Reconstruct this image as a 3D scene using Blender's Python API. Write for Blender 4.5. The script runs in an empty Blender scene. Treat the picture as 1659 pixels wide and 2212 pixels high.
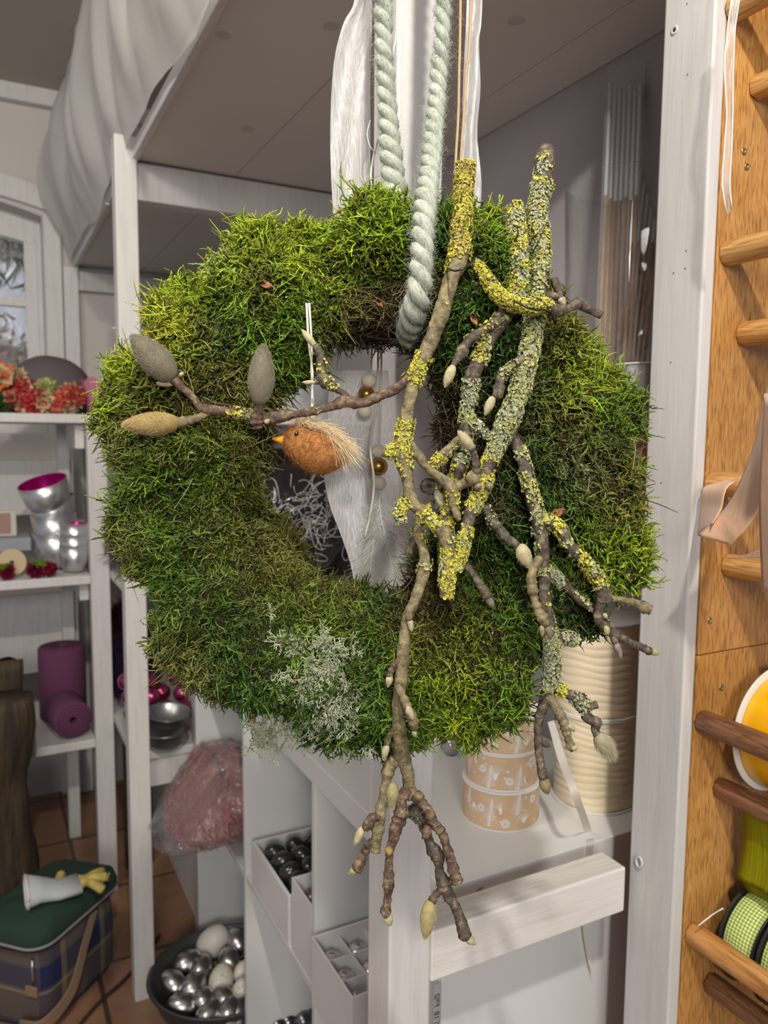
import bpy, math, random
import numpy as np
from mathutils import Vector, Matrix
random.seed(7); rng = np.random.default_rng(7)
PI = math.pi
scene = bpy.context.scene
COL = scene.collection

# ------------------------------------------------------------------ camera
FPX = 1660.0; CAMH = 1.3
camd = bpy.data.cameras.new('camera'); cam = bpy.data.objects.new('camera', camd); COL.objects.link(cam)
Rm = (Matrix.Rotation(-math.radians(27.5), 3, 'Z') @ Matrix.Rotation(PI/2 - math.radians(5.6), 3, 'X') @ Matrix.Rotation(math.radians(.48), 3, 'Z'))
cam.matrix_world = Matrix.Translation((0, 0, CAMH)) @ Rm.to_4x4()
camd.sensor_fit = 'VERTICAL'; camd.sensor_height = 36.0; camd.sensor_width = 27.0
camd.lens = FPX/2212*36.0
camd.clip_start = .02
camd.dof.use_dof = True; camd.dof.focus_distance = .53; camd.dof.aperture_fstop = 11.0
scene.camera = cam
RN = np.array(Rm)

# ------------------------------------------------------------------ world, lights, exposure
world = bpy.data.worlds.new('world'); scene.world = world; world.use_nodes = True
wn = world.node_tree.nodes; wl = world.node_tree.links
bg = wn['Background']; bg.inputs[0].default_value = (.80, .86, 1.0, 1); bg.inputs[1].default_value = .25

def area(name, loc, target, size, power, color):
    l = bpy.data.lights.new(name, 'AREA'); l.energy = power; l.size = size; l.color = color; l.shape = 'DISK'
    o = bpy.data.objects.new(name, l); COL.objects.link(o); o.location = loc
    o.rotation_euler = (Vector(target)-Vector(loc)).to_track_quat('-Z', 'Y').to_euler()
    return o
area('ceiling_spot_light', (-.02, -.42, 2.36), (.3, .55, 1.2), .07, 17.0, (1.0, .95, .87))
area('ceiling_panel_light', (-.75, .7, 2.38), (.2, 1.6, .6), .5, 12.0, (1.0, .93, .84))
area('front_fill_light', (-.75, -2.1, 1.95), (.3, .8, 1.0), .8, 34.0, (1.0, .96, .90))  # fill light added behind the camera to brighten the wreath hole and background
vs = scene.view_settings
vs.view_transform = 'Standard'; vs.look = 'None'; vs.gamma = 1.0; vs.use_curve_mapping = False; vs.exposure = .44

# ------------------------------------------------------------------ helpers
def ray(px, py):
    return RN @ np.array([(px-829.5)/FPX, -(py-1106)/FPX, -1.0])
C0 = np.array([0, 0, CAMH])
def D(px, py, dep): return C0 + ray(px, py)*dep
def AX(px, py, x): d = ray(px, py); return C0 + d*(x/d[0])
def AY(px, py, y): d = ray(px, py); return C0 + d*(y/d[1])
def AZ(px, py, z): d = ray(px, py); return C0 + d*((z-CAMH)/d[2])
WD = .575
def W(px, py, h=0.0): return D(px, py, WD-h)
PXM = WD/FPX     # metres per photo pixel at the wreath

def srgb(h):
    h = h.lstrip('#'); v = [int(h[i:i+2], 16)/255 for i in (0, 2, 4)]
    return tuple((x/12.92 if x <= .04045 else ((x+.055)/1.055)**2.4) for x in v)

def norm(a): return a/np.maximum(np.linalg.norm(a, axis=-1, keepdims=True), 1e-9)

def vnoise(p, scale, seed=0):
    p = np.asarray(p, float)*scale + 1000.0
    i = np.floor(p).astype(np.int64); f = p-i; f = f*f*(3-2*f)
    def h(a, b, c):
        n = (a*73856093) ^ (b*19349663) ^ (c*83492791) ^ (seed*2654435761 & 0x7fffffff)
        n = (n ^ (n >> 13))*1274126177 & 0x7fffffff
        n = (n ^ (n >> 16))*1103515245 & 0x7fffffff
        return (n & 0xffff)/65535.0
    r = 0
    for dx in (0, 1):
        for dy in (0, 1):
            for dz in (0, 1):
                w = (f[..., 0] if dx else 1-f[..., 0])*(f[..., 1] if dy else 1-f[..., 1])*(f[..., 2] if dz else 1-f[..., 2])
                r = r + w*h(i[..., 0]+dx, i[..., 1]+dy, i[..., 2]+dz)
    return r*2-1

class MB:
    def __init__(s): s.V = []; s.F = []; s.M = []; s.n = 0
    def add(s, V, F, m=0):
        V = [tuple(map(float, v)) for v in V]
        s.V += V; s.F += [tuple(int(i)+s.n for i in f) for f in F]; s.M += [m]*len(F); s.n += len(V); return s
    def box(s, a, b, m=0, mat=None):
        x0, y0, z0 = a; x1, y1, z1 = b
        V = [(x0, y0, z0), (x1, y0, z0), (x1, y1, z0), (x0, y1, z0), (x0, y0, z1), (x1, y0, z1), (x1, y1, z1), (x0, y1, z1)]
        if mat is not None: V = [tuple(mat @ Vector(v)) for v in V]
        return s.add(V, [(0, 3, 2, 1), (4, 5, 6, 7), (0, 1, 5, 4), (1, 2, 6, 5), (2, 3, 7, 6), (3, 0, 4, 7)], m)
    def tube(s, P, R, n=10, cap=True, m=0, jit=0.0, flat=1.0):
        P = np.asarray(P, float); R = np.broadcast_to(np.asarray(R, float), (len(P),))
        T = norm(np.gradient(P, axis=0)); u = np.cross(T[0], (.3, .2, .93)); u /= np.linalg.norm(u)
        V = []
        for k in range(len(P)):
            u = u - T[k]*np.dot(u, T[k]); u /= np.linalg.norm(u); v = np.cross(T[k], u)
            for j in range(n):
                a = 2*PI*j/n; r = R[k]*(1+(random.uniform(-jit, jit) if jit else 0))
                V.append(P[k]+(u*math.cos(a)+v*math.sin(a)*flat)*r)
        F = [(k*n+j, k*n+(j+1) % n, (k+1)*n+(j+1) % n, (k+1)*n+j) for k in range(len(P)-1) for j in range(n)]
        if cap: F += [tuple(range(n))[::-1], tuple((len(P)-1)*n+j for j in range(n))]
        return s.add(V, F, m)
    def lathe(s, prof, o, ax=(0, 0, 1), n=40, m=0, closed=False, sx=1.0, sy=1.0, ref=None):
        ax = Vector(ax).normalized(); u = Vector(ref) if ref else (Vector((1, 0, 0)) if abs(ax.x) < .9 else Vector((0, 1, 0)))
        u = (u-ax*u.dot(ax)).normalized(); v = ax.cross(u); o = Vector([float(q) for q in o])
        V = []
        for r, h in prof:
            for j in range(n):
                a = 2*PI*j/n; V.append(o+ax*h+u*(r*math.cos(a)*sx)+v*(r*math.sin(a)*sy))
        K = len(prof)
        F = [(k*n+j, k*n+(j+1) % n, (k+1)*n+(j+1) % n, (k+1)*n+j) for k in range(K-1) for j in range(n)]
        if closed: F += [((K-1)*n+j, (K-1)*n+(j+1) % n, (j+1) % n, j) for j in range(n)]
        return s.add(V, F, m)
    def ball(s, c, r, n=20, sc=(1, 1, 1), m=0, ax=(0, 0, 1)):
        prof = [(max(r*math.sin(PI*k/(n//2)), 1e-5), -r*math.cos(PI*k/(n//2))*sc[2]) for k in range(n//2+1)]
        return s.lathe(prof, c, ax, n, m, sx=sc[0], sy=sc[1])
    def grid(s, P, m=0, wrap=False):
        P = np.asarray(P, float); a, b = P.shape[:2]
        F = [(i*b+j, i*b+(j+1) % b, ((i+1))*b+(j+1) % b, (i+1)*b+j) for i in range(a-1) for j in range(b if wrap else b-1)]
        return s.add(P.reshape(-1, 3), F, m)

WLOC = {}
def _finish(o, parent, loc):
    COL.objects.link(o)
    if parent is not None:
        o.parent = parent; o.location = Vector(loc)-Vector(WLOC[parent.name])
    else: o.location = loc
    WLOC[o.name] = tuple(loc)
def mesh(name, mb, mats, parent=None, loc=None, smooth=False, bevel=0, sub=0, solid=0, autosm=None):
    if loc is None: loc = WLOC[parent.name] if parent is not None else (0, 0, 0)
    loc = tuple(float(q) for q in loc)
    me = bpy.data.meshes.new(name)
    me.from_pydata([(v[0]-loc[0], v[1]-loc[1], v[2]-loc[2]) for v in mb.V], [], mb.F)
    if not isinstance(mats, (list, tuple)): mats = [mats]
    for m in mats: me.materials.append(m)
    if max(mb.M+[0]) > 0: me.polygons.foreach_set('material_index', mb.M)
    if smooth: me.polygons.foreach_set('use_smooth', [True]*len(me.polygons))
    me.update()
    o = bpy.data.objects.new(name, me); _finish(o, parent, loc)
    if solid:
        q = o.modifiers.new('solid', 'SOLIDIFY'); q.thickness = solid; q.offset = 0
    if bevel:
        q = o.modifiers.new('bevel', 'BEVEL'); q.width = bevel; q.segments = 2; q.limit_method = 'ANGLE'
    if sub:
        q = o.modifiers.new('sub', 'SUBSURF'); q.levels = sub; q.render_levels = sub
    return o
def bigmesh(name, parts, mat, parent=None, loc=None, smooth=True):
    """parts: list of (V (n,3), F (m,k), C (n,3) or None)"""
    if loc is None: loc = WLOC[parent.name] if parent is not None else (0, 0, 0)
    loc = tuple(float(q) for q in loc)
    Vs = []; Ls = []; St = []; Tot = []; Cs = []; n = 0; l = 0
    for V, F, Cc in parts:
        Vs.append(V); Cs.append(Cc if Cc is not None else np.ones_like(V)*.5)
        Ls.append((F+n).ravel()); k = F.shape[1]
        St.append(l+np.arange(len(F))*k); Tot.append(np.full(len(F), k)); n += len(V); l += F.size
    V = np.concatenate(Vs)-np.array(loc); L = np.concatenate(Ls); St = np.concatenate(St); Tot = np.concatenate(Tot); Cc = np.concatenate(Cs)
    me = bpy.data.meshes.new(name)
    me.vertices.add(len(V)); me.vertices.foreach_set('co', V.astype(np.float32).ravel())
    me.loops.add(len(L)); me.loops.foreach_set('vertex_index', L.astype(np.int32))
    me.polygons.add(len(St)); me.polygons.foreach_set('loop_start', St.astype(np.int32)); me.polygons.foreach_set('loop_total', Tot.astype(np.int32))
    if smooth: me.polygons.foreach_set('use_smooth', np.ones(len(St), bool))
    me.update(calc_edges=True)
    ca = me.color_attributes.new('Col', 'FLOAT_COLOR', 'POINT')
    ca.data.foreach_set('color', np.concatenate([np.clip(Cc, 0, 1), np.ones((len(Cc), 1))], 1).astype(np.float32).ravel())
    me.materials.append(mat)
    o = bpy.data.objects.new(name, me); _finish(o, parent, loc)
    return o
def strands(P, Dr, L, R, bend, nseg=4, sides=3, cb=None, ct=None, taper=.85, wig=0.0):
    N = len(P); t = np.linspace(0, 1, nseg+1)
    L = np.broadcast_to(np.asarray(L, float), (N,)); R = np.broadcast_to(np.asarray(R, float), (N,))
    cen = P[:, None]+L[:, None, None]*(Dr[:, None]*t[None, :, None]+bend[:, None]*(t**2)[None, :, None])
    if wig:
        w1 = norm(np.cross(Dr, rng.normal(size=(N, 3)))); w2 = np.cross(Dr, w1); f1 = rng.uniform(4, 8.5, (N, 1)); p1 = rng.uniform(0, 6.28, (N, 1))
        amp = (wig*L)[:, None]*(t[None]**.8)
        cen = cen+(amp*(np.sin(f1*t[None]+p1)-np.sin(p1)))[..., None]*w1[:, None]+(amp*(np.cos(f1*.8*t[None]+p1)-np.cos(p1)))[..., None]*w2[:, None]
        T = norm(np.gradient(cen, axis=1))
    else: T = norm(Dr[:, None]+2*bend[:, None]*t[None, :, None])
    ref = norm(rng.normal(size=(N, 3)))[:, None]
    u = norm(np.cross(T, ref)); v = np.cross(T, u)
    rad = R[:, None]*(1-taper*t[None]**1.5)
    a = np.arange(sides)*2*PI/sides
    V = cen[:, :, None]+rad[:, :, None, None]*(u[:, :, None]*np.cos(a)[None, None, :, None]+v[:, :, None]*np.sin(a)[None, None, :, None])
    base = (np.arange(N)*(nseg+1)*sides)[:, None, None]+(np.arange(nseg)*sides)[None, :, None]
    j = np.arange(sides)[None, None]; j2 = (j+1) % sides
    F = np.stack([base+j, base+j2, base+sides+j2, base+sides+j], -1).reshape(-1, 4)
    if cb is None: Cc = None
    else:
        cb = np.broadcast_to(cb, (N, 3)); ct = np.broadcast_to(ct, (N, 3))
        Cc = (cb[:, None]*(1-t[None, :, None])+ct[:, None]*t[None, :, None])[:, :, None]*np.ones((1, 1, sides, 1)); Cc = Cc.reshape(-1, 3)
    return (V.reshape(-1, 3), F, Cc), cen, T

def tag(o, label=None, cat=None, group=None, kind=None):
    if label: o['label'] = label
    if cat: o['category'] = cat
    if group: o['group'] = group
    if kind: o['kind'] = kind
    return o
def thing(name, label, cat, loc, group=None):
    o = bpy.data.objects.new(name, None); o.empty_display_size = .02
    loc = tuple(float(q) for q in loc); _finish(o, None, loc); return tag(o, label, cat, group)
def struct(name, mb, mat, **k): o = mesh(name, mb, mat, **k); o['kind'] = 'structure'; return o
def dup(o, loc, rot=None, label=None):
    c = o.copy(); COL.objects.link(c); c.location = loc
    if rot: c.rotation_euler = rot
    if label: c['label'] = label
    for ch in list(o.children):
        d = ch.copy(); COL.objects.link(d); d.parent = c
    return c
def spline(P, step):
    P = np.asarray(P, float); out = []
    Q = np.vstack([2*P[0]-P[1], P, 2*P[-1]-P[-2]])
    for i in range(1, len(Q)-2):
        p0, p1, p2, p3 = Q[i-1], Q[i], Q[i+1], Q[i+2]
        n = max(2, int(np.linalg.norm((p2-p1)[:3])/step))
        for k in range(n):
            t = k/n
            out.append(.5*((2*p1)+(-p0+p2)*t+(2*p0-5*p1+4*p2-p3)*t*t+(-p0+3*p1-3*p2+p3)*t**3))
    out.append(P[-1]); return np.array(out)

# ------------------------------------------------------------------ materials
def mat(name, col, rough=.5, metal=0, noise=None, bump=None, spec=.5, sheen=0, trans=0, coat=0, emit=None):
    """noise=(scale vec/float, col2, contrast); bump=(scale, strength, dist)"""
    m = bpy.data.materials.new(name); m.use_nodes = True; nt = m.node_tree; N = nt.nodes; Lk = nt.links
    b = N['Principled BSDF']; b.inputs['Base Color'].default_value = (*col, 1); b.inputs['Roughness'].default_value = rough
    b.inputs['Metallic'].default_value = metal; b.inputs['Specular IOR Level'].default_value = spec
    b.inputs['Sheen Weight'].default_value = sheen; b.inputs['Coat Weight'].default_value = coat
    tc = N.new('ShaderNodeTexCoord')
    def mp(sc):
        q = N.new('ShaderNodeMapping'); q.inputs['Scale'].default_value = sc if isinstance(sc, tuple) else (sc, sc, sc)
        Lk.new(tc.outputs['Object'], q.inputs[0]); return q.outputs[0]
    if noise:
        sc, c2, lo, hi = noise
        t = N.new('ShaderNodeTexNoise'); t.inputs['Scale'].default_value = 1; t.inputs['Detail'].default_value = 6
        Lk.new(mp(sc), t.inputs['Vector'])
        r = N.new('ShaderNodeValToRGB'); r.color_ramp.elements[0].position = lo; r.color_ramp.elements[1].position = hi
        r.color_ramp.elements[0].color = (*col, 1); r.color_ramp.elements[1].color = (*c2, 1)
        Lk.new(t.outputs[0], r.inputs[0]); Lk.new(r.outputs[0], b.inputs['Base Color'])
    if bump:
        sc, st, ds = bump
        t = N.new('ShaderNodeTexNoise'); t.inputs['Scale'].default_value = 1; t.inputs['Detail'].default_value = 5
        Lk.new(mp(sc), t.inputs['Vector']); q = N.new('ShaderNodeBump'); q.inputs['Strength'].default_value = st; q.inputs['Distance'].default_value = ds
        Lk.new(t.outputs[0], q.inputs['Height']); Lk.new(q.outputs[0], b.inputs['Normal'])
    return m
def vcmat(name, rough=.5, spec=.4, transl=.25, noise=0):
    m = bpy.data.materials.new(name); m.use_nodes = True; nt = m.node_tree; N = nt.nodes; Lk = nt.links
    b = N['Principled BSDF']; b.inputs['Roughness'].default_value = rough; b.inputs['Specular IOR Level'].default_value = spec
    a = N.new('ShaderNodeAttribute'); a.attribute_name = 'Col'; Lk.new(a.outputs['Color'], b.inputs['Base Color'])
    if transl:
        t = N.new('ShaderNodeBsdfTranslucent'); Lk.new(a.outputs['Color'], t.inputs[0])
        x = N.new('ShaderNodeMixShader'); x.inputs[0].default_value = transl
        Lk.new(b.outputs[0], x.inputs[1]); Lk.new(t.outputs[0], x.inputs[2]); Lk.new(x.outputs[0], N['Material Output'].inputs[0])
    return m
def sheer(name, col, alpha, rough=.35, streak=None, gloss=.25):
    m = bpy.data.materials.new(name); m.use_nodes = True; nt = m.node_tree; N = nt.nodes; Lk = nt.links
    b = N['Principled BSDF']; b.inputs['Base Color'].default_value = (*col, 1); b.inputs['Roughness'].default_value = rough
    b.inputs['Specular IOR Level'].default_value = gloss*2
    tr = N.new('ShaderNodeBsdfTransparent'); tl = N.new('ShaderNodeBsdfTranslucent'); tl.inputs[0].default_value = (*col, 1)
    x0 = N.new('ShaderNodeMixShader'); x0.inputs[0].default_value = .4; Lk.new(b.outputs[0], x0.inputs[1]); Lk.new(tl.outputs[0], x0.inputs[2])
    x = N.new('ShaderNodeMixShader'); x.inputs[0].default_value = alpha
    Lk.new(tr.outputs[0], x.inputs[1]); Lk.new(x0.outputs[0], x.inputs[2]); Lk.new(x.outputs[0], N['Material Output'].inputs[0])
    if streak:
        tc = N.new('ShaderNodeTexCoord'); mpn = N.new('ShaderNodeMapping'); mpn.inputs['Scale'].default_value = streak
        t = N.new('ShaderNodeTexNoise'); t.inputs['Scale'].default_value = 1; t.inputs['Detail'].default_value = 4
        Lk.new(tc.outputs['Object'], mpn.inputs[0]); Lk.new(mpn.outputs[0], t.inputs[0])
        q = N.new('ShaderNodeBump'); q.inputs['Strength'].default_value = .7; q.inputs['Distance'].default_value = .002
        Lk.new(t.outputs[0], q.inputs['Height']); Lk.new(q.outputs[0], b.inputs['Normal'])
        mr = N.new('ShaderNodeMapRange'); mr.inputs[1].default_value = .3; mr.inputs[2].default_value = .7
        mr.inputs[3].default_value = alpha-.15; mr.inputs[4].default_value = min(1, alpha+.2)
        Lk.new(t.outputs[0], mr.inputs[0]); Lk.new(mr.outputs[0], x.inputs[0])
    return m
def clear(name, tint=(1, 1, 1), rough=.03, bump=None, base=.04, haze=0.0):
    m = bpy.data.materials.new(name); m.use_nodes = True; nt = m.node_tree; N = nt.nodes; Lk = nt.links
    tr = N.new('ShaderNodeBsdfTransparent'); tr.inputs[0].default_value = (*tint, 1)
    g = N.new('ShaderNodeBsdfGlossy'); g.inputs['Roughness'].default_value = rough
    fr = N.new('ShaderNodeLayerWeight'); fr.inputs[0].default_value = .5
    pw = N.new('ShaderNodeMath'); pw.operation = 'POWER'; pw.inputs[1].default_value = 4.0; Lk.new(fr.outputs['Facing'], pw.inputs[0])
    ad = N.new('ShaderNodeMath'); ad.operation = 'MULTIPLY_ADD'; ad.inputs[1].default_value = .55; ad.inputs[2].default_value = base; ad.use_clamp = True
    Lk.new(pw.outputs[0], ad.inputs[0]); x = N.new('ShaderNodeMixShader'); Lk.new(ad.outputs[0], x.inputs[0])
    Lk.new(tr.outputs[0], x.inputs[1]); Lk.new(g.outputs[0], x.inputs[2]); out = x
    if haze:
        d = N.new('ShaderNodeBsdfDiffuse'); d.inputs[0].default_value = (.8, .8, .8, 1)
        y = N.new('ShaderNodeMixShader'); y.inputs[0].default_value = haze; Lk.new(x.outputs[0], y.inputs[1]); Lk.new(d.outputs[0], y.inputs[2]); out = y
    Lk.new(out.outputs[0], N['Material Output'].inputs[0])
    if bump:
        tc = N.new('ShaderNodeTexCoord'); t = N.new('ShaderNodeTexNoise'); t.inputs['Scale'].default_value = bump[0]; t.inputs['Detail'].default_value = 3
        Lk.new(tc.outputs['Object'], t.inputs[0]); q = N.new('ShaderNodeBump'); q.inputs['Strength'].default_value = bump[1]; q.inputs['Distance'].default_value = bump[2]
        Lk.new(t.outputs[0], q.inputs['Height']); Lk.new(q.outputs[0], g.inputs['Normal']); Lk.new(q.outputs[0], fr.inputs['Normal'])
    return m

WHITE = (.60, .58, .56)
m_paint = mat('white_paint', WHITE, .42, noise=((90, 90, 9), (.53, .51, .49), .45, .75), bump=((260, 260, 22), .35, .0008))
m_paintx = mat('white_paint_rail', (.70, .67, .63), .42, noise=((9, 90, 60), (.62, .57, .50), .5, .8), bump=((16, 200, 190), .55, .0012))
m_lam = mat('white_laminate', (.66, .66, .65), .35, bump=(300, .05, .0003))
m_panel = mat('ceiling_panel', (.64, .60, .55), .6, noise=(1.5, (.58, .545, .50), .4, .7))
m_wallr = mat('grey_lilac_wall', (.38, .345, .34), .8, bump=(120, .2, .001))
m_wall = mat('warm_white_wall', (.56, .52, .49), .8, bump=(60, .15, .001))
m_ceil = mat('ceiling_paint', (.44, .41, .36), .8)
m_lightgap = mat('panel_seam', (.10, .09, .08), .8)
m_metal = mat('screw_steel', (.5, .5, .5), .3, 1)
m_black = mat('black', (.012, .012, .012), .5)

# ------------------------------------------------------------------ the room
def tile_mat():
    m = bpy.data.materials.new('terracotta_tiles'); m.use_nodes = True; N = m.node_tree.nodes; Lk = m.node_tree.links
    b = N['Principled BSDF']; b.inputs['Roughness'].default_value = .35
    tc = N.new('ShaderNodeTexCoord'); br = N.new('ShaderNodeTexBrick'); br.offset = 0
    for k, v in {'Color1': (.33, .17, .10, 1), 'Color2': (.40, .215, .13, 1), 'Mortar': (.10, .06, .04, 1)}.items(): br.inputs[k].default_value = v
    br.inputs['Scale'].default_value = 1; br.inputs['Mortar Size'].default_value = .006; br.inputs['Brick Width'].default_value = .33; br.inputs['Row Height'].default_value = .33
    mpn = N.new('ShaderNodeMapping'); mpn.inputs['Location'].default_value = (.13, .09, 0); Lk.new(tc.outputs['Object'], mpn.inputs[0]); Lk.new(mpn.outputs[0], br.inputs[0])
    t = N.new('ShaderNodeTexNoise'); t.inputs['Scale'].default_value = 25; t.inputs['Detail'].default_value = 6; Lk.new(tc.outputs['Object'], t.inputs[0])
    mx = N.new('ShaderNodeMixRGB'); mx.blend_type = 'MULTIPLY'; mx.inputs[0].default_value = .5
    Lk.new(br.outputs[0], mx.inputs[1]); Lk.new(t.outputs['Color'], mx.inputs[2]); Lk.new(mx.outputs[0], b.inputs['Base Color'])
    return m
struct('floor', MB().box((-2.5, -1.5, -.05), (2.5, 3.6, 0)), tile_mat())
struct('ceiling', MB().box((-2.5, -.9, 2.44), (2.5, 3.6, 2.5)), m_ceil)
struct('wall_right', MB().box((.885, .58, 0), (.93, 2.97, 2.44)), m_wallr)
# back wall with the arched window
WY = 2.93
def arch(x, x0, x1, zs, rise):
    c = (x0+x1)/2; h = (x1-x0)/2; return zs+rise*(1-((x-c)/h)**2)
wb = MB(); x0, x1, zb, zs, rise = -.62, .205, 1.30, 2.035, .06
wb.box((x1, WY, 0), (1.0, WY+.16, 2.44)); wb.box((-2.5, WY, 0), (x0, WY+.16, 2.44)); wb.box((x0, WY, 0), (x1, WY+.16, zb))
n = 16
for k in range(n):
    a = x0+(x1-x0)*k/n; b = x0+(x1-x0)*(k+1)/n
    za, zb2 = arch(a, x0, x1, zs, rise), arch(b, x0, x1, zs, rise)
    V = [(a, WY, za), (b, WY, zb2), (b, WY, 2.44), (a, WY, 2.44), (a, WY+.16, za), (b, WY+.16, zb2), (b, WY+.16, 2.44), (a, WY+.16, 2.44)]
    wb.add(V, [(0, 1, 2, 3), (7, 6, 5, 4), (0, 4, 5, 1)])
struct('wall_back', wb, m_wall)
win = MB(); Y = WY+.10
def frame_bar(a, b, y0, y1): win.box((a[0], y0, a[1]), (b[0], y1, b[1]))
frame_bar((.152, zb), (.204, 1.99), Y, Y+.04); frame_bar((.19, zb), (.2049, 2.0), Y-.03, Y)
frame_bar((x0+.001, zb), (x0+.05, 1.99), Y, Y+.04)
frame_bar((x0, zb+.0005), (x1-.001, zb+.06), Y+.003, Y+.037)
frame_bar((x0+.05, 1.745), (.152, 1.772), Y+.005, Y+.035)
frame_bar((-.25, zb), (-.20, 1.99), Y+.0015, Y+.0385)
for k in range(n):
    a = x0+(x1-x0)*k/n; b = x0+(x1-x0)*(k+1)/n
    V = []
    for yy in (Y-.003, Y+.043):
        V += [(a, yy, arch(a, x0, x1, 1.955, rise*.8)), (b, yy, arch(b, x0, x1, 1.955, rise*.8)), (b, yy, arch(b, x0, x1, zs+.01, rise)), (a, yy, arch(a, x0, x1, zs+.01, rise))]
    win.add(V, [(0, 1, 2, 3), (7, 6, 5, 4), (0, 4, 5, 1), (3, 2, 6, 7)])
wo = struct('window_1', win, m_paint, loc=(-.2, WY, zb))
mesh('window_pane', MB().box((x0+.04, Y+.015, zb+.04), (.16, Y+.019, 2.0)), clear('rain_glass', rough=.02, bump=(90, .8, .004)), wo)
# casing and mouldings
tr = MB()
for k in range(n):
    a = x0-.04+(x1-x0+.08)*k/n; b = x0-.04+(x1-x0+.08)*(k+1)/n
    V = []
    for yy in (WY-.02, WY):
        V += [(a, yy, arch(a, x0-.04, x1+.04, zs+.01, rise)), (b, yy, arch(b, x0-.04, x1+.04, zs+.01, rise)), (b, yy, arch(b, x0-.04, x1+.04, zs+.085, rise)), (a, yy, arch(a, x0-.04, x1+.04, zs+.085, rise))]
    tr.add(V, [(0, 1, 2, 3), (7, 6, 5, 4), (0, 4, 5, 1), (3, 2, 6, 7)])
tr.box((.207, WY-.025, 0), (.262, WY, 2.04)); tr.box((x0-.06, WY-.02, 0), (x0-.002, WY, 2.04))
struct('trim_1', tr, m_paint, bevel=.003)
struct('trim_2', MB().box((-2.5, WY-.04, 2.385), (.885, WY, 2.44)), m_paint, bevel=.004)
struct('trim_3', MB().box((.302, WY-.03, 1.795), (.885, WY, 1.86)), m_paint, bevel=.003)
struct('trim_4', MB().box((.264, WY-.045, 0), (.312, WY, 1.87)), m_paint, bevel=.003)
# outside: a hedge and a leaning dark tree beyond the glass
def blobmesh(name, c, r, sc, col, label, cat, n=2600, ll=.14):
    P = norm(rng.normal(size=(n, 3))); pos = np.array(c)+P*r*np.array(sc)*(1+.25*vnoise(P, 3)[:, None])*rng.uniform(.6, 1, (n, 1))
    d = norm(P+rng.normal(size=(n, 3))*.8); cc = np.array(col)*rng.uniform(.5, 1.4, (n, 1))
    s_, _, _ = strands(pos, d, ll, ll*.16, rng.normal(size=(n, 3))*.2, 3, 3, cc, cc)
    core = MB().ball(c, r*.75, 16, sc)
    o = bigmesh(name, [s_, (np.array(core.V), np.array(core.F), np.ones((len(core.V), 3))*np.array(col)*.4)], m_leafy, loc=(c[0], c[1], 0))
    return tag(o, label, cat)
m_leafy = vcmat('outdoor_foliage', .6, .3, .2)
blobmesh('hedge', (.1, 6.2, 1.30), .85, (2.2, .5, 1), (.50, .27, .14), 'russet hedge seen low through the rainy window', 'hedge', 2500, .09)
blobmesh('tree', (.35, 6.6, 3.3), .80, (1, .6, 1), (.03, .035, .025), 'dark tree crown seen through the top of the rainy window', 'tree', 2500, .12)

# ------------------------------------------------------------------ white timber frame with boarded canopy
fr = thing('timber_frame', 'white painted timber shop frame with boarded canopy behind the moss wreath', 'frame', (.355, .64, 0))
def fpart(name, a, b, m=m_paint, bev=.0022, label=None):
    o = mesh(name, MB().box(a, b), m, fr, loc=((a[0]+b[0])/2, (a[1]+b[1])/2, a[2]), bevel=bev)
    if label: o['label'] = label
    return o
fpart('post', (.331, .617, 0), (.378, .664, 2.438))
fpart('post', (.262, 1.72, 0), (.307, 1.765, 1.917))
pr = fpart('post', (.650, .557, 0), (.667, .622, 2.438))
fpart('rail', (.3785, .617, .754), (.640, .656, .808), m_paintx)
fpart('cross_beam', (.3075, 1.745, 1.797), (.885, 1.785, 1.875))
fpart('canopy_edge', (.298, .70, 1.872), (.312, 2.90, 1.9))
cp = MB()
sx = [.3125, .526, .79, .884]
for a, b in zip(sx[:-1], sx[1:]): cp.box((a, .665, 1.88), (b-.0018, 2.925, 1.898))
mesh('canopy_panel', cp, m_panel, fr, loc=(.55, 1.6, 1.88))
m_knot = mat('knot_filler', (.49, .45, .41), .6)
for px, py, r in ((482, 77, .012), (535, 279, .015), (1115, 45, .013), (715, 57, .012), (375, 376, .008)):
    p = AZ(px, py, 1.8797); mesh('filled_knot', MB().lathe([(1e-4, 0), (r, 0), (r, .001)], p, (0, 0, 1), 14), m_knot, fr)
# screws and hooks on the posts
def screw(px, py, r, x=.6497, par=pr):
    p = AX(px, py, x)
    mesh('screw', MB().lathe([(1e-4, -.0002), (r*.45, -.0003), (r*.5, .0006), (r, .0009), (r*1.1, 0)], p, (-1, 0, 0), 16, 0), m_paint, par, smooth=True)
    mesh('screw_recess', MB().lathe([(1e-4, .0008), (r*.4, .0008), (r*.4, 0)], p, (-1, 0, 0), 8), m_black, par)
screw(1457, 65, .0042)
p = AX(1383, 1861, .6495)
a = np.linspace(0, 2*PI*1.02, 22)
mesh('screw_eye', MB().tube([(p[0]-.002, p[1]+.0045*math.cos(t), p[2]+.006*math.sin(t)) for t in a], .0013, 8), m_paint, pr, smooth=True)
nh = MB()
for px, py in ((1484, 8), (1485, 161), (1455, 590), (1482, 542), (1480, 580), (1449, 783), (1428, 1043)):
    nh.lathe([(1e-4, .0001), (.0009, .0001)], AX(px, py, .6498), (-1, 0, 0), 8)
mesh('nail_hole', nh, m_black, pr)
hk = MB()
for px, py in ((236, 441), (250, 709)):
    q = AX(px, py, .262); hk.tube([q, q+np.array([-.008, -.002, 0])], .0013, 6)
mesh('hook', hk, m_lam, fr)

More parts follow.
